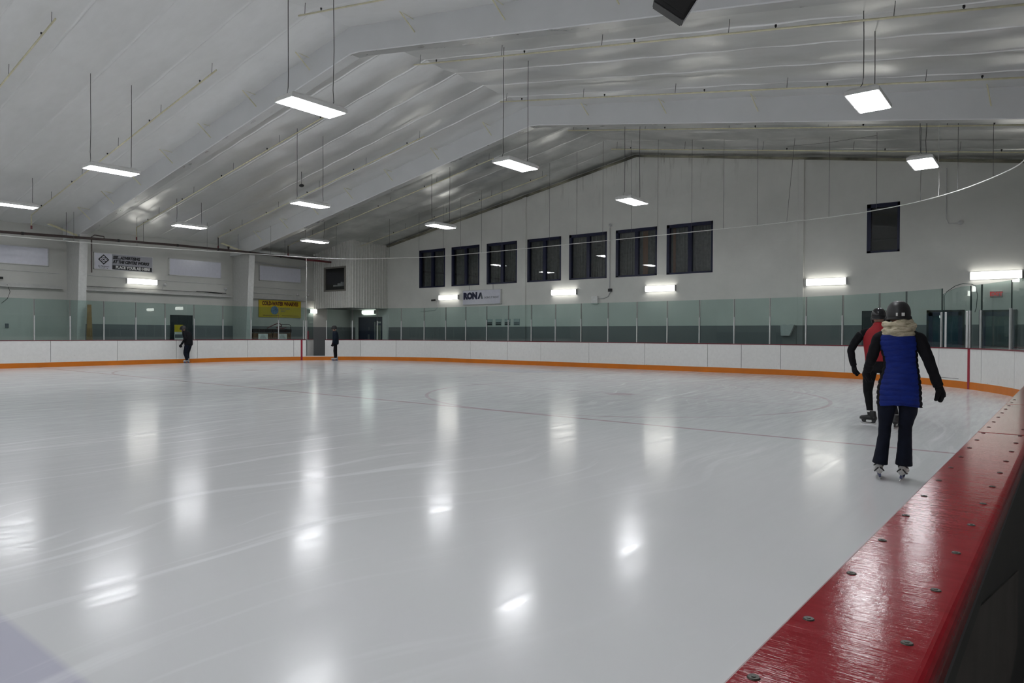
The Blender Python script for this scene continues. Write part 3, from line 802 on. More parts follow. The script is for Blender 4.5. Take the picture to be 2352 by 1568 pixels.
# posters on the dark door
pn = finish('poster', (lambda b: (box(b, -.22, .22, -.075, -.068, 0, .78), b)[1])(bmesh.new()), M['paper'], None)
pn.location = (WX+.0, 16.72, 1.02); pn.rotation_euler = (0,0,PI/2); tag(pn, 'yellow and white notice posted on the dark side door behind the glass', 'poster')
finish('poster_header', (lambda b: (box(b, -.22, .22, -.079, -.074, .42, .78), b)[1])(bmesh.new()), M['yellow'], pn)
finish('poster_band', (lambda b: (box(b, -.2, .2, -.079, -.074, .12, .3), b)[1])(bmesh.new()), M['greyink'], pn)

# ---------------------------------------------------------------- things on the left wall
def wall_panel(y0, y1, z0, z1, name, label, mat, cat='sign', fr=.035, tilt=0):
    t = empty(name, label, cat, (WX, (y0+y1)/2, z0))
    h = z1-z0; w2 = (y1-y0)/2
    bm = bmesh.new()
    for q in ((-w2,-w2+fr,0,h),(w2-fr,w2,0,h),(-w2,w2,0,fr),(-w2,w2,h-fr,h)): box(bm, 0, .07, q[0], q[1], q[2], q[3])
    finish('frame', bm, M['frame_grey'], t)
    bm = bmesh.new(); box(bm, .01, .05, -w2+fr, w2-fr, fr, h-fr); finish('panel_face', bm, mat, t)
    return t
wall_panel(7.6, 11.03, 4.28, 5.08, 'blank_sign', 'blank white framed sign panel cut off at the left edge of the picture', M['panel_white'])
wall_panel(16.24, 18.98, 4.27, 5.13, 'blank_sign', 'blank white framed sign panel between the advertising sign and the far column', M['panel_white'])
wall_panel(21.2, 23.88, 4.33, 5.17, 'blank_sign', 'blank white framed sign panel above the yellow banner', M['panel_white'])
ad = wall_panel(12.83, 15.46, 4.31, 5.09, 'advertising_sign', 'framed sign reading place your ad here with a diamond emblem, between two blank panels', M['panel_grey'])
W2 = (15.46-12.83)/2; X0 = .056
bm = bmesh.new(); box(bm, .045, .054, -W2+.04, -W2+.78, .03, .75); finish('emblem_panel', bm, M['panel_white'], ad)
em = (-W2+.42, .47)
bm = bmesh.new(); prism(bm, [(em[0]-.24, em[1]), (em[0], em[1]-.24), (em[0]+.24, em[1]), (em[0], em[1]+.24)], 'x', .05, .059); finish('emblem_diamond', bm, M['ink'], ad)
for k, (a, b) in enumerate(((0,.095),(0,-.095),(-.095,0),(.095,0))):
    bm = bmesh.new(); bmesh.ops.create_cone(bm, cap_ends=True, segments=20, radius1=.06, radius2=.06, depth=.004, matrix=Matrix.Translation((.061, em[0]+a, em[1]+b)) @ Matrix.Rotation(PI/2, 4, 'Y'))
    finish('emblem_disc', bm, M['panel_white'], ad)
    bm = bmesh.new(); bmesh.ops.create_cone(bm, cap_ends=True, segments=12, radius1=.028, radius2=.028, depth=.004, matrix=Matrix.Translation((.064, em[0]+a+.008, em[1]+b)) @ Matrix.Rotation(PI/2, 4, 'Y'))
    finish('emblem_dot', bm, M['navyink'], ad)
text("St. Margaret's", .10, M['ink'], ad, (X0, em[0], .155), RL, sx=.85); text('C e n t r e', .085, M['ink'], ad, (X0, em[0], .075), RL)
text('SEE....ADVERTISING', .185, M['ink'], ad, (.053, -W2+.82, .60), RL, off=.0125, shear=.25, sx=.76, align='LEFT')
text('AT THE CENTRE WORKS', .185, M['ink'], ad, (.053, -W2+.82, .405), RL, off=.0125, shear=.25, sx=.78, align='LEFT')
bm = bmesh.new(); box(bm, .045, .056, -W2+.80, W2-.05, .05, .24); finish('lettering_band', bm, M['ink'], ad)
text('PLACE YOUR AD HERE', .175, M['paper'], ad, (.058, .40, .145), RL, off=.009, sx=.87)

yb = empty('banner', 'yellow banner reading cold-water wharves with a blue globe, on the side wall', 'banner', (WX, 22.52, 2.29))
bm = bmesh.new(); n = 24; R = []
for i in range(n+1):
    y = -1.36+2.72*i/n; o = .05+.012*math.sin(i*.9)
    R.append([bm.verts.new((o-.012, y, .02)), bm.verts.new((o, y, .0)), bm.verts.new((o, y, .96)), bm.verts.new((o-.012, y, .94))])
for p, q in zip(R, R[1:]):
    for k in range(4): bm.faces.new((p[k], p[(k+1)%4], q[(k+1)%4], q[k]))
bm.faces.new(R[0]); bm.faces.new(R[-1]); finish('banner_sheet', bm, M['yellow'], yb)
text('COLD-WATER WHARVES', .30, M['maroon'], yb, (.07, .0, .77), RL, off=.012, sx=.68)
bm = bmesh.new(); bmesh.ops.create_cone(bm, cap_ends=True, segments=28, radius1=.24, radius2=.24, depth=.006, matrix=Matrix.Translation((.068, -.38, .40)) @ Matrix.Rotation(PI/2, 4, 'Y')); finish('globe_emblem', bm, M['globe'], yb)
text('NORTHERN', .13, M['greyink'], yb, (.07, .30, .50), RL, sx=.9); text('ASSET', .13, M['greyink'], yb, (.07, .17, .36), RL, sx=.9)
bm = bmesh.new(); box(bm, .064, .068, -1.1, -.1, .10, .122); box(bm, .064, .068, .1, 1.2, .095, .117); finish('small_print_lines', bm, M['maroon'], yb)

# girts (steel ledges) along the side wall
for k, (a, b, l) in enumerate(((4, 11.55, 'steel ledge along the side wall left of the near column'), (12.0, 19.5, 'long steel ledge along the side wall between the two columns'), (19.95, 24.7, 'steel ledge along the side wall above the yellow banner'))):
    bm = bmesh.new(); prism(bm, [(WX, 3.30),(WX+.22,3.30),(WX+.22,3.36),(WX+.205,3.36),(WX+.205,3.32),(WX+.02,3.32),(WX+.02,3.48),(WX,3.48)], 'y', a, b)
    tag(finish('wall_girt', bm, M['column']), l, 'beam')
    bm = bmesh.new(); tube(bm, [(WX+.03, a+.1, 4.05-.04*k), (WX+.03, (a+b)/2, 4.02-.04*k), (WX+.03, b-.1, 4.0-.04*k)], .012, 6)
    tag(finish('conduit', bm, M['frame_grey']), l.replace('steel ledge', 'thin conduit').replace('above the yellow banner', 'behind the blank panel above the banner'), 'conduit')
bm = bmesh.new(); tube(bm, [(WX+.12, a_, 3.50) for a_ in (12.2, 14, 16.5)] + [(WX+.1, 17.9, 3.52), (WX+.1, 19.0, 3.47)], .012, 6); tube(bm, [(WX+.12, 17.6, 3.53), (WX+.14, 19.2, 3.50)], .02, 6)
tag(finish('cable_bundle', bm, M['black']), 'dark cables lying on the steel ledge left of the far column', 'cable')
bm = bmesh.new(); tube(bm, [(WX+.05, 20.1, 5.34), (WX+.05, 23.6, 5.24), (WX+.05, 24.7, 5.30)], .03, 7); tag(finish('wall_pipe', bm, M['frame_grey']), 'grey pipe on the side wall above the rightmost blank panel', 'pipe')
bm = bmesh.new(); tube(bm, [(WX+.04, 20.1, 3.70), (WX+.04, 20.3, 3.62), (WX+.04, 23.3, 3.62)], .018, 7); tag(finish('wall_conduit', bm, M['frame_grey']), 'grey conduit leading to the lamp heads above the yellow banner', 'conduit')
# round duct
bm = bmesh.new(); tube(bm, [(WX+.35, 20.5, 5.86), (WX+.35, 24.7, 5.86)], .10, 16); tag(finish('round_duct', bm, M['white_metal'], smooth=True), 'round white duct under the eave between the far column and the corner booth', 'duct')

# emergency lamp heads
def lamp_head(loc, face, label, wire=None):
    t = empty('emergency_lamp', label, 'lamp', loc, 0)
    bm = bmesh.new(); d = Vector(face)
    ball(bm, d*.10, .075, seg=14, rings=8); tube(bm, [(0,0,0), d*.07], .02, 8)
    finish('lamp_head', bm, M['frame_grey'], t, smooth=True)
    bm = bmesh.new(); tube(bm, [d*.0+Vector((0,0,0)), d*.02], .06, 10); finish('lamp_base', bm, M['white_metal'], t)
    if wire:
        bm = bmesh.new(); tube(bm, [Vector(p)-Vector(loc) for p in wire], .012, 6); finish('lamp_conduit', bm, M['frame_grey'], t)
lamp_head((WX, 16.03, 3.77), (1,0,0), 'small round lamp head right of the side wall light', [(WX+.02,16.0,3.73),(WX+.02,15.9,3.5)])
lamp_head((WX, 19.2, 3.72), (1,0,0), 'small round lamp head on the side wall just left of the far column', [(WX+.02,19.2,3.7),(WX+.02,19.2,3.5)])
lamp_head((WX, 23.64, 3.63), (1,0,0), 'small round lamp head above the right end of the yellow banner')
lamp_head((WX, 24.35, 3.66), (1,0,0), 'small round lamp head beside the corner booth cladding', [(WX+.02,24.3,3.66),(WX+.02,24.1,3.5)])
lamp_head((-15.87, GY, 6.40), (0,-1,0), 'round lamp head at the top of the pipe between the fifth and sixth window')
lamp_head((-2.41, GY, 5.2), (0,-1,0), 'round lamp head on the gable wall right of the single window', [(-2.41,GY-.04,5.2),(-2.75,GY-.04,5.22),(-2.83,GY-.04,5.4),(-2.83,GY-.04,7.1)])
# bullet cameras
def bullet(loc, d, label):
    t = empty('security_camera', label, 'camera', loc)
    bm = bmesh.new(); tube(bm, [Vector((0,0,0)), Vector(d)*.25], .05, 10); finish('camera_body', bm, M['black'], t)
    bm = bmesh.new(); tube(bm, [Vector((0,0,0)), Vector((0,.06,-.08))], .015, 6); finish('camera_arm', bm, M['white_metal'], t)
bullet((WX+.10, 9.1, 3.66), (.3,.95,0), 'small black security camera at the left edge above the steel ledge')
bullet((-27.0, GY-.12, 3.28), (-.5,-.8,-.1), 'small black security camera left of the wall light by the RONA sign')
bm = bmesh.new(); tube(bm, [(-26.95,GY-.03,3.2),(-26.93,GY-.03,2.85),(-27.1,GY-.03,2.72),(-28.3,GY-.03,2.66)], .014, 6)
tag(finish('camera_conduit', bm, M['frame_grey']), 'thin conduit curving down from the camera left of the RONA sign', 'conduit')
bm = bmesh.new(); tube(bm, [(WX+.08,9.5,3.4),(WX+.10,9.6,3.1),(WX+.10,9.5,2.8),(WX+.08,9.3,2.6)], .010, 6)
tag(finish('loose_cable', bm, M['black']), 'loose black cable hanging below the camera at the left edge', 'cable')
bm = bmesh.new(); bbox(bm, WX, WX+.06, 9.44, 9.56, 1.58, 1.76, .008); tag(finish('wall_outlet', bm, M['greyink']), 'small grey outlet box low on the side wall at the left edge', 'outlet')

# main sprinkler pipe along the side wall
MPX = -32.42
mp = empty('main_pipe', 'dark brown main sprinkler pipe running the length of the side wall', 'pipe', (MPX, 15, 5.50))
bm = bmesh.new(); tube(bm, [(0,-11,-.24),(0,-6.3,-.17),(0,-3.4,-.08),(0,.5,.02),(0,4.2,.045),(0,7.7,-.03)], .055, 10); finish('pipe_run', bm, M['darkpipe'], mp, smooth=True)
bm = bmesh.new(); tube(bm, [(0,7.65,-.03),(0,9.4,-.03)], .058, 10); finish('pipe_end', bm, M['redpipe'], mp, smooth=True)
for yy, zz in ((-8.3,-.20),(-5.6,-.15),(-2.0,-.04),(.6,.02),(2.6,.03),(4.3,.04),(6.1,.0)):
    bm = bmesh.new(); tube(bm, [(0,yy,zz),(0,yy+.09,zz)], .066, 10); finish('pipe_coupling', bm, M['black'], mp, smooth=True)
for yy in (-4.0,-.9,3.7,6.4):
    bm = bmesh.new(); tube(bm, [(0,yy,-.07),(0,yy,cz(MPX)-5.55)], .009, 6); finish('pipe_hanger', bm, M['wire'], mp)
bm = bmesh.new(); tube(bm, [(0,3.19,.02),(0,3.19,.20)], .04, 8); tube(bm, [(0,3.19,.18),(0,3.19,.22)], .055, 8); finish('pipe_stub', bm, M['darkpipe'], mp)
bm = bmesh.new(); tube(bm, [(0,-2.55,-.05),(0,-2.55,.07),(-.06,-2.9,.10),(-.12,-3.0,.02),(-.12,-3.0,-1.52)], .026, 8); finish('drain_riser', bm, M['darkpipe'], mp)

# sprinkler branch lines
def branch(Y, xa, xb, label, drop=False, off=.36, headstep=3.1):
    t = empty('sprinkler_line', label, 'pipe', (xa, Y, cz(xa)-off), 0, 'cream sprinkler branch lines under the ceiling')
    o = Vector(t.location); zz = lambda x: cz(x)-off
    bm = bmesh.new(); tube(bm, [Vector((xa,Y,zz(xa)))-o, Vector((xb,Y,zz(xb)))-o], .021, 8); finish('branch_pipe', bm, M['cream'], t, smooth=True)
    if drop:
        bm = bmesh.new(); tube(bm, [Vector((xb,Y,zz(xb)+.02))-o, Vector((MPX,Y,5.58))-o], .021, 8); finish('drop_pipe', bm, M['cream'] if Y < 15 else M['darkpipe'], t, smooth=True)
        bm = bmesh.new(); tube(bm, [Vector((MPX,Y,5.57))-o, Vector((MPX,Y,5.70))-o], .035, 8); finish('drop_fitting', bm, M['redpipe'], t)
    L = abs(xb-xa); sg = 1 if xb > xa else -1; x = .25
    while x < L:
        X = xa+sg*x; bm = bmesh.new()
        tube(bm, [Vector((X,Y,zz(X)-.02))-o, Vector((X+.03,Y,cz(X)-.05))-o], .0065, 6); finish('hanger_rod', bm, M['wire'], t); x += 3.0
    x = .9
    while x < L:
        X = xa+sg*x; bm = bmesh.new()
        tube(bm, [Vector((X,Y,zz(X)))-o, Vector((X,Y,zz(X)+.05))-o], .010, 6); tube(bm, [Vector((X,Y,zz(X)+.045))-o, Vector((X,Y,zz(X)+.085))-o], .022, 8)
        finish('sprinkler_head', bm, M['black'], t); x += headstep
for Y, l in ((5.9,'cream sprinkler line at the top left corner of the picture'),(9.75,'cream sprinkler line running down behind the left hanging light, in front of the near frame'),
             (13.8,'cream sprinkler line on the left slope just behind the near frame'),(17.65,'cream sprinkler line on the left slope just in front of the far frame'),
             (21.6,'cream sprinkler line on the left slope just behind the far frame'),(25.35,'cream sprinkler line on the left slope nearest the gable wall, ending at the booth')):
    branch(Y, -18.0, MPX if Y < 25 else -31.0, l, drop=Y < 25)
for Y, l in ((9.95,'cream sprinkler line crossing the top centre, in front of the near frame'),(13.8,'cream sprinkler line on the right slope just behind the near frame'),
             (17.75,'cream sprinkler line on the right slope just in front of the far frame'),(21.8,'cream sprinkler line on the right slope just behind the far frame'),
             (25.1,'cream sprinkler line on the right slope along the top of the gable wall')):
    branch(Y, -14.5, 4.6, l)

# ---------------------------------------------------------------- netting track over the boards
TP = [(-32.3,5),(-32.25,8.6),(-31.95,13.1),(-31.3,16.5),(-30.85,18.4),(-30.2,20.9),(-29.1,22.7),(-27.9,23.5),(-26.6,24.1),(-24.6,24.85),(-22.0,24.95),(-19.1,24.95),(-16.3,24.85),(-13.6,24.78),(-9.8,24.6),(-7.0,24.42),(-5.6,24.2),(-4.5,23.86),(-3.17,23.07),(-2.0,21.9),(-1.0,20.3),(-.5,19.0),(-.35,17),(-.3,14)]
nt = empty('netting_track', 'white curved rail for the netting hanging above the far glass on thin wires', 'rail', (-15.85, 24.8, 5.3)); no_ = Vector(nt.location)
def smooth_path(pts, n=4):
    out = []
    for i in range(len(pts)-1):
        p0, p1, p2, p3 = [Vector(pts[max(0, min(len(pts)-1, k))]) for k in (i-1, i, i+1, i+2)]
        for j in range(n):
            t_ = j/n; out.append(.5*((2*p1)+(p2-p0)*t_+(2*p0-5*p1+4*p2-p3)*t_*t_+(3*p1-p0-3*p2+p3)*t_**3))
    return out + [Vector(pts[-1])]
bm = bmesh.new(); tube(bm, [p - no_ for p in smooth_path([(a, b, 5.3 - .13*max(0, min(1, (19-b)/8))*(a < -25)) for a, b in TP])], .014, 8); finish('rail', bm, M['track'], nt, smooth=True)
for x, y, dx in ((-25.43,24.6,0),(-23.97,24.85,0),(-22.82,24.9,0),(-21.52,24.95,0),(-20.26,24.95,0),(-17.5,24.9,0),(-16.04,24.85,0),(-14.72,24.8,0),(-13.38,24.77,0),(-12.17,24.7,0),(-10.74,24.65,0),(-9.48,24.58,0),(-8.22,24.5,0),(-7.19,24.44,.25),(-5.78,24.22,0),(-4.3,23.78,0),(-3.0,22.95,0),(-2.0,21.9,0),(-1.15,20.6,0),(-27.0,24.0,0),(-29.3,22.4,0),(-30.6,19.4,0),(-31.3,16.5,0),(-31.9,13.6,0),(-32.2,11.2,0)):
    zr = 5.3 - .13*max(0, min(1, (19-y)/8))*(x < -25)
    bm = bmesh.new(); tube(bm, [Vector((x,y,zr))-no_, Vector((x+dx,y,cz(x)-.05))-no_], .006, 5); finish('hanger_wire', bm, M['wire'], nt)
bm = bmesh.new(); tube(bm, [Vector((-7.19,24.44,7.9))-no_, Vector((-5.78,24.22,7.75))-no_, Vector((-4.3,23.78,7.62))-no_], .005, 5); finish('spreader_wire', bm, M['wire'], nt)
bm = bmesh.new(); tube(bm, [(-30.35,21.3,5.28),(-30.38,21.35,4.6),(-30.5,21.4,3.9),(-30.6,21.5,2.73)], .013, 6)
tag(finish('rope', bm, M['lightwire']), 'pale rope hanging from the netting rail beside the corner booth', 'rope')
bm = bmesh.new(); tube(bm, [(-2.5,22.4,5.31),(-2.48,22.4,5.6),(-2.5,22.4,6.3),(-2.5,22.4,7.35)], .008, 6)
tag(finish('rope', bm, M['lightwire']), 'short pale chain hanging above the netting rail right of the single window', 'rope')

# ---------------------------------------------------------------- things on the gable wall
rs = empty('store_sign', 'white sign with dark RONA lettering on the gable wall beneath the windows', 'sign', (-23.63, GY, 2.95))
bm = bmesh.new(); bbox(bm, -1.34, 1.33, -.09, 0, 0, .78, .015); finish('sign_board', bm, M['frame_grey'], rs)
bm = bmesh.new(); box(bm, -1.31, 1.28, -.10, -.085, .03, .75); finish('panel_face', bm, M['panel_white'], rs)
text('RON', .45, M['navyink'], rs, (-1.27, -.103, .46), RG, off=.036, sx=.98, align='LEFT')
def poly_mesh(name, poly, mat, parent, y0, y1):
    bm = bmesh.new(); prism(bm, poly, 'y', y0, y1); return finish(name, bm, mat, parent)
poly_mesh('lettering_a_left', [(-.27,.30),(-.14,.30),(.0,.64),(-.10,.64)], M['navyink'], rs, -.106, -.10)
poly_mesh('lettering_a_right', [(-.02,.60),(-.07,.47),(.0,.30),(.11,.30),(.0,.64)], M['greyink'], rs, -.107, -.10)
text('DOING IT RIGHT', .15, M['greyink'], rs, (.20, -.103, .36), RG, sx=.86, align='LEFT')
for x in (-.9, .75):
    bm = bmesh.new(); tube(bm, [(x,-.04,.78),(x,-.04,1.04)], .008, 5); finish('sign_hanger', bm, M['wire'], rs)
for i, l in enumerate(('leftmost of the four small black and white signs behind the glass', 'second from left of the four small black and white signs behind the glass', 'third from left of the four small signs, partly behind a post', 'rightmost and faintest of the four small signs behind the glass')):
    x = -23.13+.60*i; t = empty('small_sign', l, 'sign', (x, GY, 1.84), 0, 'small signs on the gable wall')
    bm = bmesh.new(); box(bm, -.19, .19, -.02, 0, 0, .34); finish('sign_sheet', bm, pmat('sheet_%d' % i, (.45,.5,.5), .5), t)
    bm = bmesh.new(); box(bm, -.17, .17, -.026, -.02, .02, .11); box(bm, -.17, .17, -.026, -.02, .13, .17); finish('print_band', bm, M['ink'] if i < 3 else M['greyink'], t)
# conduit and junction boxes between the windows
bm = bmesh.new(); tube(bm, [(-15.93,GY-.03,6.3),(-15.93,GY-.03,3.5)], .022, 7); tag(finish('wall_pipe', bm, M['frame_grey']), 'grey vertical pipe on the gable wall between the fifth and sixth blue window', 'pipe')
bm = bmesh.new(); bbox(bm, -15.98, -15.80, GY-.1, GY, 3.36, 3.50, .01); tag(finish('junction_box', bm, M['black']), 'small dark junction box at the foot of the pipe between windows', 'box')
bm = bmesh.new(); tube(bm, [(-15.9,GY-.04,3.36),(-16.0,GY-.04,3.15),(-16.2,GY-.04,3.08),(-16.55,GY-.04,3.06)], .022, 7); tag(finish('conduit_elbow', bm, M['frame_grey']), 'grey conduit bending left to the white box beneath the windows', 'conduit')
bm = bmesh.new(); bbox(bm, -16.85, -16.52, GY-.14, GY, 2.82, 3.18, .012); tag(finish('electrical_box', bm, M['white_metal']), 'white electrical box on the gable wall right of the second wall light', 'box')
# exit sign
ex = empty('exit_sign', 'red exit sign on the gable wall above the rightmost door', 'sign', (-1.41, GY, 2.67))
bm = bmesh.new(); bbox(bm, -.17, .17, -.06, 0, 0, .21, .01); finish('sign_case', bm, M['exitbox'], ex)
text('EXIT', .17, M['exit'], ex, (0, -.063, .105), RG, off=.006)
# white bag pinned behind the glass
bm = bmesh.new(); prism(bm, [(-.24,.40),(-.22,.0),(.10,.0),(.27,.42),(.15,.44),(0,.40),(-.12,.44)], 'y', -.20, -.04)
o = finish('white_bag', bm, M['frame_grey']); o.location = (-8.0, GY, 1.38); tag(o, 'white plastic bag hanging on the grey wall behind the far glass', 'bag')

# ---------------------------------------------------------------- things behind the left boards
bm = bmesh.new(); b_ = .02
A = [(0,-.15,0),(0,.15,0),(0,.07,2.66),(0,-.08,2.66)]
va = [bm.verts.new(p) for p in A]; vb = [bm.verts.new((p[0]+.04, p[1], p[2])) for p in A]
bm.faces.new(va); bm.faces.new(vb)
for i in range(4): bm.faces.new((va[i], va[(i+1)%4], vb[(i+1)%4], vb[i]))
o = finish('wood_plank', bm, M['wood']); o.location = (-32.75, 11.98, -.06); tag(o, 'tall brown wooden plank leaning beside the near column behind the glass', 'plank')
for k, (yc, l) in enumerate(((20.45, 'left brown wooden crate with a white notice below the yellow banner'), (21.62, 'right brown wooden crate with a white notice and red hoses on top'))):
    t = empty('wooden_crate', l, 'crate', (-33.35, yc, -.06), 0)
    bm = bmesh.new()
    for z in range(5): bbox(bm, -.35, .35, -.56, .56, .02+z*.29, .29+z*.29, .012)
    for yy in (-.55, .55): bbox(bm, .34, .37, yy-.05 if yy > 0 else yy, yy if yy > 0 else yy+.05, 0, 1.5, .004)
    finish('crate_body', bm, M['crate'], t)
    bm = bmesh.new(); box(bm, -.36, .38, -.57, .57, 1.5, 1.68); finish('crate_lid', bm, pmat('crate_lid_dark_%d' % k, (.02,.008,.008), .6), t)
    bm = bmesh.new(); box(bm, .375, .382, -.28, .28, 1.10, 1.42); nt_ = finish('notice', bm, M['paper'], t)
    bm = bmesh.new()
    for j in range(4): box(bm, .382, .384, -.2+.03*j, .2-.04*j, 1.16+.06*j, 1.18+.06*j)
    finish('notice_print', bm, M['greyink'], nt_)
bm = bmesh.new(); tube(bm, smooth_path([(-33.3,20.9,1.66),(-33.3,21.2,1.80),(-33.3,21.6,1.93),(-33.25,21.75,1.80),(-33.2,21.4,1.70),(-33.1,21.7,1.66),(-33.2,22.0,1.72)]), .025, 7)
tag(finish('hose', bm, M['redpipe'], smooth=True), 'coiled dark red hose piled on the crates below the yellow banner', 'hose')
bm = bmesh.new(); tube(bm, smooth_path([(-33.4,21.9,1.62),(-33.4,21.85,1.85),(-33.4,22.0,1.88),(-33.4,22.3,1.88),(-33.4,22.42,1.8),(-33.4,22.42,1.62)]), .016, 6)
tag(finish('hose_rack', bm, M['black'], smooth=True), 'dark bent metal hoop standing at the right end of the crates', 'rack')

# ---------------------------------------------------------------- smoke detector under the ceiling, speaker
bm = bmesh.new(); ball(bm, (0,0,0), .12, .09, .06, 14, 8); tube(bm, [(0,0,.02),(0,0,.55)], .01, 6)
o = finish('ceiling_projector', bm, M['black'], smooth=True); o.location = (-23.4, 16.2, 7.25); tag(o, 'small black device hanging under the ceiling above the far left hanging light', 'device')
sp = empty('loudspeaker', 'black loudspeaker box hanging tilted from the ceiling at the top edge', 'speaker', (-3.27, 6.83, 4.84))
sp.rotation_euler = (R_(16), R_(33), R_(38))
bm = bmesh.new()
prism(bm, [(-.19,0),(.19,0),(.19,.8),(-.19,.8)], 'y', -.17, .17)
bmesh.ops.bevel(bm, geom=bm.edges[:], offset=.012, segments=2, affect='EDGES'); finish('cabinet', bm, M['black'], sp)
bm = bmesh.new(); box(bm, -.16, .16, -.182, -.17, .05, .75); finish('grille', bm, M['rubber'], sp)
bm = bmesh.new(); tube(bm, [(-.17,0,.02),(-.9,.2,1.9)], .006, 5); tube(bm, [(0,0,.8),(.2,-.3,2.6)], .01, 5); finish('hanging_cord', bm, M['wire'], sp)

# ---------------------------------------------------------------- people
def cap_limb(bm, pts, rad, seg=14, lat=None, flat=1.0):
    """tapered limb along a joint chain with rounded ends"""
    pts = [Vector(p) for p in pts]; R = []; n = len(pts)
    fine, fr = [], []
    for i in range(n-1):
        for j in range(5):
            t_ = j/5; fine.append(pts[i].lerp(pts[i+1], t_)); fr.append(rad[i]*(1-t_)+rad[i+1]*t_)
    fine.append(pts[-1]); fr.append(rad[-1])
    d0 = (fine[0]-fine[1]).normalized(); d1 = (fine[-1]-fine[-2]).normalized()
    pre = [(fine[0]+d0*fr[0]*math.sin(a), fr[0]*math.cos(a)) for a in (1.35,.95,.5)]
    post = [(fine[-1]+d1*fr[-1]*math.sin(a), fr[-1]*math.cos(a)) for a in (.5,.95,1.35)]
    seq = pre + list(zip(fine, fr)) + post
    d = (pts[-1]-pts[0]).normalized(); u, v = frame_axes(d)
    if lat: u = (Vector(lat) - d*d.dot(Vector(lat))).normalized(); v = d.cross(u)
    loft(bm, [(c, u*r_, v*r_*flat) for c, r_ in seq], seg)
def hand(bm, wrist, d, palm, s=1.0, side=1, curl=.9, scale_r=1.0, thick=1.0, fl=1.0):
    d = Vector(d).normalized(); n = Vector(palm); n = (n - d*n.dot(d)).normalized(); lt = d.cross(n)*side
    wst = Vector(wrist)
    loft(bm, [(wst - d*.01*s, lt*.026*s, n*.018*s*thick), (wst + d*.03*s, lt*.040*s, n*.019*s*thick), (wst + d*.065*s, lt*.043*s, n*.019*s*thick), (wst + d*.092*s, lt*.040*s, n*.014*s*thick)], 12)
    for i, (o, L) in enumerate(((-.031,.068),(-.010,.078),(.011,.073),(.031,.058))):
        p = wst + d*.085*s + lt*o*s; pts = [p]; a = .25*curl
        for seg_ in (.45,.32,.23):
            p = p + (d*math.cos(a) + n*math.sin(a))*L*s*seg_*fl; pts.append(p); a += .75*curl
        cap_limb(bm, pts, [.0098*s*scale_r, .0094*s*scale_r, .0085*s*scale_r, .0072*s*scale_r], 8)
    p = wst + d*.025*s - lt*.034*s; pts = [p, p + (-lt*.75 + d*.7 + n*.3).normalized()*.034*s]
    pts.append(pts[-1] + (d*.9 + n*.5 - lt*.1).normalized()*.028*s); pts.append(pts[-1] + (d*.8 + n*.7 + lt*.3).normalized()*.022*s)
    cap_limb(bm, pts, [.014*s*scale_r, .012*s*scale_r, .0105*s*scale_r, .009*s*scale_r], 8)
def head_mesh(bm, c, face, up=(0,0,1), s=1.0):
    """skull with jaw, nose, ears, brow; face = looking direction"""
    f = Vector(face).normalized(); u = Vector(up).normalized(); r_ = f.cross(u).normalized(); u = r_.cross(f)
    rot = Matrix((r_, f, u)).transposed(); c = Vector(c); g = lambda a, b, h: c + (r_*a + f*b + u*h)*s
    ball(bm, g(0,-.012,.025), .077*s, .097*s, .098*s, rot=rot); ball(bm, g(0,.022,-.045), .056*s, .066*s, .066*s, rot=rot)
    ball(bm, g(0,.062,-.082), .024*s, .020*s, .018*s, rot=rot)
    cap_limb(bm, [g(0,.088,.018), g(0,.100,-.005), g(0,.110,-.022)], [.008*s,.010*s,.013*s], 8)
    for a in (-1, 1):
        ball(bm, g(a*.030,.077,.012), .012*s, .008*s, .009*s, 10, 6, rot); ball(bm, g(a*.077,-.005,-.008), .010*s, .020*s, .032*s, 10, 6, rot)
    cap_limb(bm, [g(-.028,.084,.028), g(.028,.084,.028)], [.009*s,.009*s], 8)
    cap_limb(bm, [g(-.020,.082,-.052), g(.020,.082,-.052)], [.007*s,.007*s], 8)
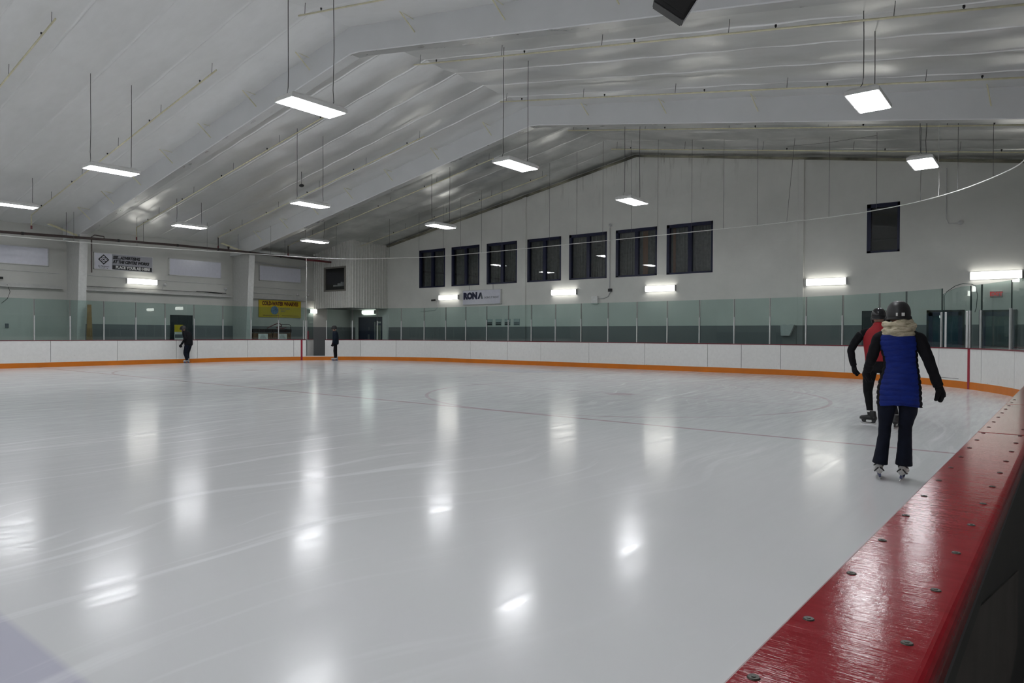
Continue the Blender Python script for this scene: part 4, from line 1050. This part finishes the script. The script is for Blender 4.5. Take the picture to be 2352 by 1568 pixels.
def helmet(parent, c, face, mat, up=(0,0,1), s=1.0, visor=False, vents=False):
    f = Vector(face).normalized(); u = Vector(up).normalized(); r_ = f.cross(u).normalized(); u = r_.cross(f)
    c = Vector(c); bm = bmesh.new(); rings = []
    N = 13
    for i in range(N):
        t_ = i/(N-1); ph = -0.42 + (PI/2+.42)*t_
        w_ = math.cos(ph)**.72 if ph < PI/2-.01 else .0001
        h = math.sin(ph)
        zc = u*(h*.122*s) ; back = 1.0
        rings.append((c + zc + u*.012*s, r_*(.104*s*max(w_,.06)), f*(.132*s*max(w_,.06))))
    def shape(i, t_):
        q = 1.0
        if i < 4: q *= 1 + .0*math.sin(t_)
        if vents: q *= 1 + .035*abs(math.sin(t_*5))*math.sin(PI*i/(N-1))
        return q
    loft(bm, rings, 32, shape)
    hm = finish('helmet', bm, mat, parent, smooth=True)
    bm = bmesh.new(); loft(bm, [(c - u*.045*s, r_*.1045*s, f*.132*s), (c - u*.034*s, r_*.1060*s, f*.1335*s), (c - u*.024*s, r_*.1045*s, f*.132*s)], 32)
    finish('helmet_rim', bm, mat, hm, smooth=True)
    # ear flaps and straps
    bm = bmesh.new()
    for a in (-1, 1):
        cap_limb(bm, [c + r_*a*.090*s - u*.03*s - f*.02*s, c + r_*a*.084*s - u*.085*s - f*.01*s], [.024*s,.016*s], 10)
        cap_limb(bm, [c + r_*a*.082*s - u*.07*s, c + r_*a*.05*s - u*.125*s + f*.04*s, c - u*.145*s + f*.055*s], [.006*s,.006*s,.006*s], 6)
    finish('helmet_strap', bm, M['black'], hm, smooth=True)
    if visor:
        bm = bmesh.new(); R = []
        for i in range(9):
            a = -1.1+2.2*i/8; p = c + f*(.132+.05*math.cos(a))*math.cos(a)*s + r_*.104*math.sin(a)*s
            R.append([bm.verts.new(p - u*.01*s), bm.verts.new(p + u*.012*s), bm.verts.new(p + u*.012*s - f*.05*s), bm.verts.new(p - u*.01*s - f*.05*s)])
        for p, q in zip(R, R[1:]):
            for k in range(4): bm.faces.new((p[k], p[(k+1)%4], q[(k+1)%4], q[k]))
        bm.faces.new(R[0]); bm.faces.new(R[-1])
        finish('visor', bm, M['black'], hm)
    return hm
def skate(parent, pos, ang, tilt=0, boot=None, s=1.0, pitch=0, accents=True):
    """ice skate, blade foot at pos; toe points along local +y before rotation ang about z"""
    e = bpy.data.objects.new('skate', None); link(e, parent); e.location = pos; e.rotation_euler = (pitch, tilt, ang); e.scale = (s,s,s); e.empty_display_size = .05
    boot = boot or M['boot']
    bm = bmesh.new()
    sole = [(-.095,.024,.030),(-.08,.034,.036),(-.03,.034,.042),(.03,.038,.040),(.09,.044,.034),(.14,.036,.030),(.165,.018,.022)]
    loft(bm, [((0,y,.062+h), (w2,0,0), (0,0,h)) for y, w2, h in sole], 18)
    loft(bm, [((0,-.045,.09),(.038,0,0),(0,.052,0)), ((0,-.040,.13),(.040,0,0),(0,.054,0)), ((0,-.036,.16),(.039,0,0),(0,.050,0)), ((0,-.032,.185),(.040,0,0),(0,.050,0)), ((0,-.030,.20),(.036,0,0),(0,.046,0))], 18)
    bt_ = finish('boot', bm, boot, e, smooth=True)
    if accents:
        bm = bmesh.new()
        for a in (-1, 1):
            cap_limb(bm, [(a*.012,-.098,.125), (a*.030,-.085,.105), (a*.042,-.05,.085), (a*.040,.02,.075)], [.007,.008,.008,.006], 8)
            cap_limb(bm, [(a*.004,-.090,.175), (a*.038,-.06,.15), (a*.044,-.02,.14)], [.007,.008,.006], 8)
        finish('boot_trim', bm, M['black'], bt_, smooth=True)
        bm = bmesh.new()
        for j in range(4): cap_limb(bm, [(-.022,.0+j*.022,.140-j*.014), (.022,.004+j*.022,.140-j*.014)], [.004,.004], 6)
        finish('lace', bm, M['black'], bt_, smooth=True)
    bm = bmesh.new(); prism(bm, [(-.088,.064),(-.03,.064),(-.035,.036),(-.012,.028),(.05,.028),(.075,.036),(.07,.062),(.14,.062),(.125,.030),(.10,.020),(-.06,.020),(-.082,.030)], 'x', -.010, .010)
    finish('blade_holder', bm, M['blueholder'] if accents else M['black'], e)
    bm = bmesh.new(); prism(bm, [(-.105,.010),(-.09,.0),(.13,.0),(.155,.012),(.16,.026),(-.10,.026)], 'x', -.0022, .0022); finish('blade', bm, M['steel'], e)
    return e
def base_layer_mat(zn):
    k = NT('skin_and_base_layer'); tc = k.node('ShaderNodeTexCoord').outputs['Object']
    x = k.node('ShaderNodeSeparateXYZ'); k.link(tc, x.inputs[0]); n = k.noise(tc, 12, 3)
    f = k.math('GREATER_THAN', x.outputs[2], zn)
    k.link(k.mix(f, (.009,.009,.011,1), k.mix(n, (.38,.21,.155,1), (.46,.27,.20,1))), k.b.inputs['Base Color']); k.b.inputs['Roughness'].default_value = .6
    return k.m
def body_mesh(parent, J, face, k=1.0, mat=None):
    """continuous figure: torso, neck, head, tapering limbs and hands, fused by a voxel remesh"""
    bm = bmesh.new(); lat = Vector(J['sr'])-Vector(J['sl']); lat.z = 0; lat.normalize(); f = Vector((0,0,1)).cross(lat)
    if f.dot(Vector(face)) < 0: f = -f
    pv, wa, ch, nk = [Vector(J[n]) for n in ('pelvis','waist','chest','neck')]
    loft(bm, [(pv-Vector((0,0,.08)), lat*.12*k, f*.09*k), (pv, lat*.155*k, f*.105*k), (pv.lerp(wa,.6), lat*.14*k, f*.095*k), (wa, lat*.125*k, f*.088*k), (wa.lerp(ch,.5), lat*.135*k, f*.095*k), (ch, lat*.15*k, f*.10*k),
              (ch.lerp(nk,.55), lat*.135*k, f*.085*k), (ch.lerp(nk,.85), lat*.08*k, f*.06*k), (nk, lat*.05*k, f*.052*k)], 20)
    cap_limb(bm, [nk-Vector((0,0,.03)), Vector(J['head'])-Vector((0,0,.05))], [.052*k,.050*k])
    head_mesh(bm, J['head'], J.get('look', face), s=k)
    for a in 'lr':
        cap_limb(bm, [J['s'+a], J['e'+a], J['w'+a]], [.050*k,.040*k,.026*k])
        cap_limb(bm, [J['h'+a], J['k'+a], J['a'+a]], [.080*k,.054*k,.036*k])
        d = Vector(J['w'+a])-Vector(J['e'+a])
    o = finish('body', bm, base_layer_mat(nk.z-.02), parent, smooth=True)
    rm = o.modifiers.new('fuse', 'REMESH'); rm.mode = 'VOXEL'; rm.voxel_size = .007; rm.use_smooth_shade = True
    return o
def glove(parent, wrist, elbow, palm, side, s=1.0, mat=None, curl=1.0):
    bm = bmesh.new(); d = Vector(wrist)-Vector(elbow); hand(bm, wrist, d, palm, 1.22*s, side, curl*1.45, 1.55, 1.7, .88)
    dd = d.normalized(); cap_limb(bm, [Vector(wrist)-dd*.05*s, Vector(wrist)+dd*.01*s], [.036*s,.033*s])
    o = finish('glove', bm, mat or M['blackcloth'], parent, smooth=True)
    rm = o.modifiers.new('fuse', 'REMESH'); rm.mode = 'VOXEL'; rm.voxel_size = .005; rm.use_smooth_shade = True
    return o
def cloth_limb(parent, name, rings, mat, seg=20, wr=.05, ph=0):
    """rings (centre, half width, half depth); small folds; lateral axis x, local"""
    bm = bmesh.new(); pts = [(Vector(c), a, b) for c, a, b in rings]; F_ = []
    for (c0, a0, b0), (c1, a1, b1) in zip(pts, pts[1:]):
        for j in range(7):
            t_ = j/7; F_.append((c0.lerp(c1,t_), a0+(a1-a0)*t_, b0+(b1-b0)*t_))
    F_.append(pts[-1]); R = []
    for i, (c, a, b) in enumerate(F_):
        d = (F_[min(i+1,len(F_)-1)][0]-F_[max(i-1,0)][0]).normalized()
        u = Vector((1,0,0)); u = (u - d*u.dot(d)).normalized() if abs(d.x) < .9 else Vector((0,1,0)); v = d.cross(u)
        R.append((c, u*a, v*b))
    loft(bm, R, seg, lambda i, t_: 1 + wr*noise.noise(Vector((math.cos(t_)*1.2+ph, math.sin(t_)*1.2, i*.42))))
    o = finish(name, bm, mat, parent, smooth=True); s_ = o.modifiers.new('s', 'SUBSURF'); s_.levels = s_.render_levels = 1
    return o

# --- woman in the blue quilted vest (seen from behind; local x right, y away from the camera)
g = empty('person', 'skater in blue quilted vest, cream scarf and black helmet gliding away beside the red-capped board', 'person', (-1.215, 7.50, 0), R_(9.2))
J = dict(pelvis=(.068,.01,.86), waist=(.085,.015,1.10), chest=(.062,.03,1.31), neck=(.060,.045,1.46), head=(.060,.065,1.575), look=(0,1,0),
         sl=(-.105,.03,1.375), sr=(.225,.03,1.375), el=(-.165,.02,1.175), wl=(-.20,.16,1.055), er=(.318,.0,1.155), wr=(.392,.035,.925),
         hl=(-.02,.01,.85), hr=(.155,.01,.85), kl=(-.045,.06,.50), kr=(.125,.06,.50), al=(-.085,.0,.14), ar=(.10,.0,.14), palmr=(-.6,.3,.0), palml=(.6,.2,0), curl=1.15)
body_mesh(g, J, (0,1,0), .97)
# vest with horizontal quilting: blue back and front, black side panels
bm = bmesh.new(); prof = [(1.47,.052,.085,.075),(1.455,.054,.105,.085),(1.43,.055,.140,.098),(1.40,.056,.158,.108),(1.34,.058,.166,.118),(1.26,.066,.158,.120),(1.18,.078,.148,.115),(1.11,.085,.146,.112),(1.04,.082,.160,.120),(.95,.074,.180,.138),(.88,.071,.189,.146),(.80,.071,.191,.148),(.745,.073,.193,.148),(.715,.075,.193,.146)]
rings = []; zs = []
n = 150
for i in range(n+1):
    z = 1.47 + (.715-1.47)*i/n
    for (z0,c0,a0,b0),(z1,c1,a1,b1) in zip(prof, prof[1:]):
        if z1 <= z <= z0+1e-6:
            t_ = (z0-z)/(z0-z1); rings.append(((c0+(c1-c0)*t_, .02, z), (a0+(a1-a0)*t_,0,0), (0,b0+(b1-b0)*t_,0))); zs.append(z); break
def quilt(i, t_):
    z = zs[i] + .005*math.sin(2*t_+1) + .012*noise.noise(Vector((math.cos(t_)*1.6, math.sin(t_)*1.6, zs[i]*3)))
    q = abs(math.sin(PI*z/.052))**.4
    return .945 + .065*q + .05*abs(math.sin(2*t_))*min(1, i/30) + .008*noise.noise(Vector((math.cos(t_)*4, math.sin(t_)*4, zs[i]*22)))
R = loft(bm, rings, 64, quilt, mi=lambda i, t_: 1 if (abs(math.cos(t_)) > (.84 if i > 40 else .90)) else 0)
for j, row_ in enumerate(R[-12:]):     # hem rises at the middle of the back
    for v in row_:
        xx = (v.co.x-.073)/.19
        if v.co.y < .02: v.co.z += .026*max(0, 1-abs(xx))*(j/11)
finish('quilted_vest', bm, [M['vest'], M['blackcloth']], g, smooth=True)
bm = bmesh.new(); tube(bm, smooth_path([(-.10,-.01,1.455),(-.105,-.04,1.35),(-.10,-.05,1.2)]), .004, 6); bm.free()
cloth_limb(g, 'sleeve', [((.09,.03,1.40),.03,.035),((.160,.03,1.405),.056,.060),((.232,.025,1.37),.062,.062),((.275,.012,1.27),.056,.056),((.318,.0,1.155),.050,.050),((.358,.02,1.03),.046,.046),((.398,.036,.915),.046,.044)], M['blackcloth'], wr=.16, ph=1)
cloth_limb(g, 'sleeve', [((.02,.03,1.40),.03,.035),((-.045,.03,1.405),.056,.060),((-.108,.03,1.37),.060,.062),((-.14,.025,1.27),.054,.056),((-.168,.02,1.175),.050,.050),((-.188,.10,1.11),.045,.045),((-.205,.17,1.05),.043,.043)], M['blackcloth'], wr=.14, ph=3)
glove(g, Vector((.398,.037,.915)), J['er'], (-.7,.2,0), 1, .95, curl=1.2); glove(g, Vector((-.205,.17,1.05)), J['el'], (.6,.2,0), -1, .95)
tr = cloth_limb(g, 'trousers', [((.070,.01,.93),.155,.115),((.071,.01,.86),.172,.128),((.071,.01,.79),.172,.125),((.071,.012,.745),.165,.118)], M['navycloth'], 28, .02)
cloth_limb(tr, 'trouser_leg', [((.0,.01,.86),.090,.115),((-.028,.012,.76),.088,.108),((-.034,.025,.68),.082,.098),((-.046,.055,.53),.058,.075),((-.052,.045,.42),.056,.068),((-.070,.01,.28),.060,.075),((-.088,.0,.140),.070,.100)], M['navycloth'], wr=.07, ph=2)
cloth_limb(tr, 'trouser_leg', [((.142,.01,.86),.090,.115),((.145,.012,.76),.088,.108),((.148,.025,.68),.082,.098),((.128,.055,.53),.060,.075),((.124,.045,.42),.060,.070),((.122,.01,.28),.066,.078),((.116,.0,.142),.076,.102)], M['navycloth'], wr=.07, ph=5)
helmet(g, (.060,.055,1.60), (0,1,0), M['helmet_black'], s=1.02, vents=False)
bm = bmesh.new()
for x, w2 in ((.045,.016),(.098,.026)): box(bm, x-w2/2, x+w2/2, -.086, -.076, 1.588, 1.618)
finish('helmet_sticker', bm, M['sticker'], g)
bm = bmesh.new()
for k, (z, a, b, tl) in enumerate(((1.515,.098,.100,.02),(1.485,.112,.112,-.03),(1.450,.124,.120,.04),(1.425,.118,.112,-.02))):
    R = []
    pts_ = [Vector((.060+a*math.cos(t_), .03+b*math.sin(t_), z+tl*math.cos(t_)+.006*math.sin(3*t_+k))) for t_ in [2*PI*i/28 for i in range(29)]]
    tube(bm, pts_, [.030+.005*math.sin(i*.9+k) for i in range(29)], 12)
sf = finish('scarf', bm, M['scarf'], g, smooth=True)
rm = sf.modifiers.new('fuse', 'REMESH'); rm.mode = 'VOXEL'; rm.voxel_size = .006; rm.use_smooth_shade = True
skate(g, (-.088,.035,0), R_(6), R_(-6), s=.94); skate(g, (.10,.035,0), R_(-10), R_(8), s=.94)

# --- man in the red vest
g = empty('person', 'skater in red vest and shiny black helmet, half hidden behind the skater in blue', 'person', (-2.22, 12.00, 0), R_(10.7))
J = dict(pelvis=(.10,.0,.90), waist=(.075,.01,1.10), chest=(.07,.03,1.36), neck=(.085,.06,1.53), head=(.098,.085,1.665), look=(0,1,0),
         sl=(-.135,.03,1.44), sr=(.28,.03,1.44), el=(-.285,.0,1.17), wl=(-.245,.05,.90), er=(.40,-.02,1.2), wr=(.36,.15,1.0),
         hl=(.01,.0,.90), hr=(.19,.0,.90), kl=(-.04,.10,.52), kr=(.27,-.12,.50), al=(-.01,.03,.15), ar=(.33,-.38,.14), curl=1.2)
body_mesh(g, J, (0,1,0), 1.04)
bm = bmesh.new(); prof = [(1.615,.092,.062,.066),(1.58,.09,.070,.072),(1.545,.087,.085,.08),(1.52,.085,.11,.088),(1.48,.082,.165,.10),(1.44,.078,.195,.112),(1.36,.075,.20,.125),(1.2,.075,.185,.125),(1.08,.08,.17,.12),(1.0,.09,.178,.13),(.95,.095,.182,.132)]
loft(bm, [((c,.02,z),(a,0,0),(0,b,0)) for z,c,a,b in prof], 40, lambda i, t_: 1+.03*noise.noise(Vector((math.cos(t_)*2, math.sin(t_)*2, i*.8))))
o = finish('vest', bm, M['redcloth'], g, smooth=True); s_ = o.modifiers.new('s','SUBSURF'); s_.levels = s_.render_levels = 1
cloth_limb(g, 'sleeve', [((.02,.03,1.43),.03,.04),((-.06,.03,1.455),.060,.066),((-.145,.03,1.42),.070,.068),((-.225,.01,1.30),.062,.06),((-.290,.0,1.17),.056,.055),((-.275,.025,1.03),.052,.05),((-.245,.05,.91),.046,.046)], M['blackcloth'], wr=.14, ph=1)
cloth_limb(g, 'sleeve', [((.14,.03,1.43),.03,.04),((.22,.03,1.455),.060,.066),((.29,.03,1.42),.070,.068),((.35,.01,1.30),.062,.06),((.40,-.02,1.2),.056,.055),((.38,.07,1.1),.052,.05),((.36,.15,1.0),.046,.046)], M['blackcloth'], wr=.14, ph=4)
glove(g, Vector(J['wl']), J['el'], (.7,.2,0), -1, 1.0); glove(g, Vector(J['wr']), J['er'], (-.6,.2,0), 1, 1.0)
tr = cloth_limb(g, 'shorts', [((.10,.0,1.0),.165,.125),((.10,.0,.92),.182,.135),((.10,.0,.85),.176,.130),((.10,.0,.81),.07,.08)], M['blackcloth'], 28, .02)
cloth_limb(tr, 'trouser_leg', [((.01,.0,.92),.10,.115),((-.02,.02,.80),.098,.112),((-.035,.06,.66),.085,.10),((-.045,.10,.52),.068,.082),((-.03,.06,.40),.058,.07),((-.01,.03,.19),.044,.052)], M['blackcloth'], wr=.06)
cloth_limb(tr, 'trouser_leg', [((.19,.0,.92),.10,.115),((.22,-.03,.78),.095,.11),((.25,-.08,.64),.082,.098),((.27,-.13,.50),.066,.08),((.30,-.26,.34),.056,.068),((.33,-.38,.18),.044,.052)], M['blackcloth'], wr=.06, ph=6)
bm = bmesh.new()
for x, y, z in ((-.012,.032,.205),(.328,-.37,.20)): loft(bm, [((x,y,z-.012),(.048,0,0),(0,.055,0)),((x,y,z+.012),(.048,0,0),(0,.056,0))], 20)
finish('sock_band', bm, M['sticker'], g)
helmet(g, (.098,.075,1.70), (0,1,0), M['helmet_gloss'], s=1.02, vents=True)
skate(g, (-.01,.0,0), R_(55), R_(4), M['black'], 1.05, accents=False); skate(g, (.34,-.36,0), R_(-20), R_(6), M['black'], 1.05, accents=False)

# --- distant skaters, seen from the side facing left
def side_person(loc, rz, label, J, coat, pants, coat_prof, hem=None, boots=None, visor=True, pantw=1.0, helm=(0,0,0)):
    g = empty('person', label, 'person', loc, rz)
    body_mesh(g, J, (-1,0,0), .98)
    bm = bmesh.new(); loft(bm, [((x,0,z),(0,a,0),(b,0,0)) for z,x,a,b in coat_prof], 32, lambda i, t_: 1+.05*noise.noise(Vector((math.cos(t_)*2, math.sin(t_)*2, i*.7))))
    o = finish('jacket', bm, coat, g, smooth=True); s_ = o.modifiers.new('s','SUBSURF'); s_.levels = s_.render_levels = 1
    if hem:
        bm = bmesh.new(); loft(bm, [((x,0,z),(0,a,0),(b,0,0)) for z,x,a,b in hem], 28); finish('shirt_hem', bm, M['redcloth'], g, smooth=True)
    for a in 'lr':
        sh_ = Vector(J['s'+a]); inn = Vector((sh_.x, sh_.y*.45, sh_.z-.02))
        cloth_limb(g, 'sleeve', [(inn,.04,.04),(sh_.lerp(inn,.3)+Vector((0,0,.012)),.066,.066),(sh_+(Vector(J['e'+a])-sh_)*.12,.068,.068),(J['e'+a],.055,.055),(J['w'+a],.046,.046)], coat, wr=.1, ph=ord(a))
        glove(g, Vector(J['w'+a]), J['e'+a], (0,1 if a == 'r' else -1,0), 1 if a == 'l' else -1, 1.0)
        h, kn, an = [Vector(J[c_+a]) for c_ in 'hka']
        cloth_limb(g, 'trouser_leg', [(h,.10*pantw,.10*pantw),(h.lerp(kn,.5),.09*pantw,.09*pantw),(kn,.074*pantw,.074*pantw),(kn.lerp(an,.6),.066*pantw,.066*pantw),(an-Vector((0,0,-.02)),.066*pantw,.070*pantw)], pants, wr=.08, ph=ord(a)+3)
        skate(g, (an.x-.02, an.y, 0), R_(90), 0, boots or M['boot'], 1.12)
    helmet(g, Vector(J['head'])+Vector(helm)+Vector((0,0,.035)), (-1,0,-.15), M['helmet_black'], s=1.05, visor=visor)
    return g
J1 = dict(pelvis=(.04,0,.88), waist=(.02,0,1.08), chest=(-.06,0,1.33), neck=(-.14,0,1.46), head=(-.215,0,1.555), look=(-1,0,-.4),
          sl=(-.06,.19,1.38), sr=(-.06,-.19,1.38), el=(.02,.24,1.12), wl=(-.14,.22,.92), er=(.05,-.24,1.12), wr=(-.17,-.22,.86),
          hl=(.03,.09,.86), hr=(.05,-.09,.86), kl=(-.07,.10,.48), kr=(-.05,-.10,.48), al=(-.06,.10,.13), ar=(.06,-.10,.13), curl=1.1)
side_person((-31.02, 15.42, 0), R_(31), 'distant stooping skater in black jacket and white skates, in front of the dark door', J1, M['blackcloth'], M['navycloth'],
            [(1.50,-.12,.09,.10),(1.46,-.09,.14,.15),(1.40,-.05,.19,.19),(1.28,-.01,.205,.20),(1.12,.03,.20,.185),(.98,.05,.20,.18),(.86,.05,.20,.17),(.80,.05,.195,.165)], pantw=1.18)
J2 = dict(pelvis=(.03,0,.92), waist=(.03,0,1.12), chest=(.0,0,1.36), neck=(-.01,0,1.50), head=(-.04,0,1.62), look=(-1,0,-.1),
          sl=(.0,.18,1.41), sr=(.0,-.18,1.41), el=(.06,.22,1.15), wl=(-.06,.21,.90), er=(.05,-.22,1.15), wr=(-.08,-.21,.88),
          hl=(.02,.08,.88), hr=(.03,-.08,.88), kl=(-.03,.08,.50), kr=(.05,-.08,.50), al=(.0,.09,.13), ar=(.07,-.09,.13), curl=1.1)
side_person((-28.55, 21.75, 0), R_(47), 'distant skater in dark coat with a red hem, standing right of the open rink gate', J2, M['navycoat'], M['blackcloth'],
            [(1.52,-.01,.08,.08),(1.49,.0,.12,.11),(1.43,.01,.17,.135),(1.30,.02,.19,.155),(1.10,.03,.19,.155),(.95,.02,.20,.165),(.80,.01,.205,.18)],
            hem=[(.92,-.09,.10,.075),(.78,-.085,.105,.085)], pantw=.86)
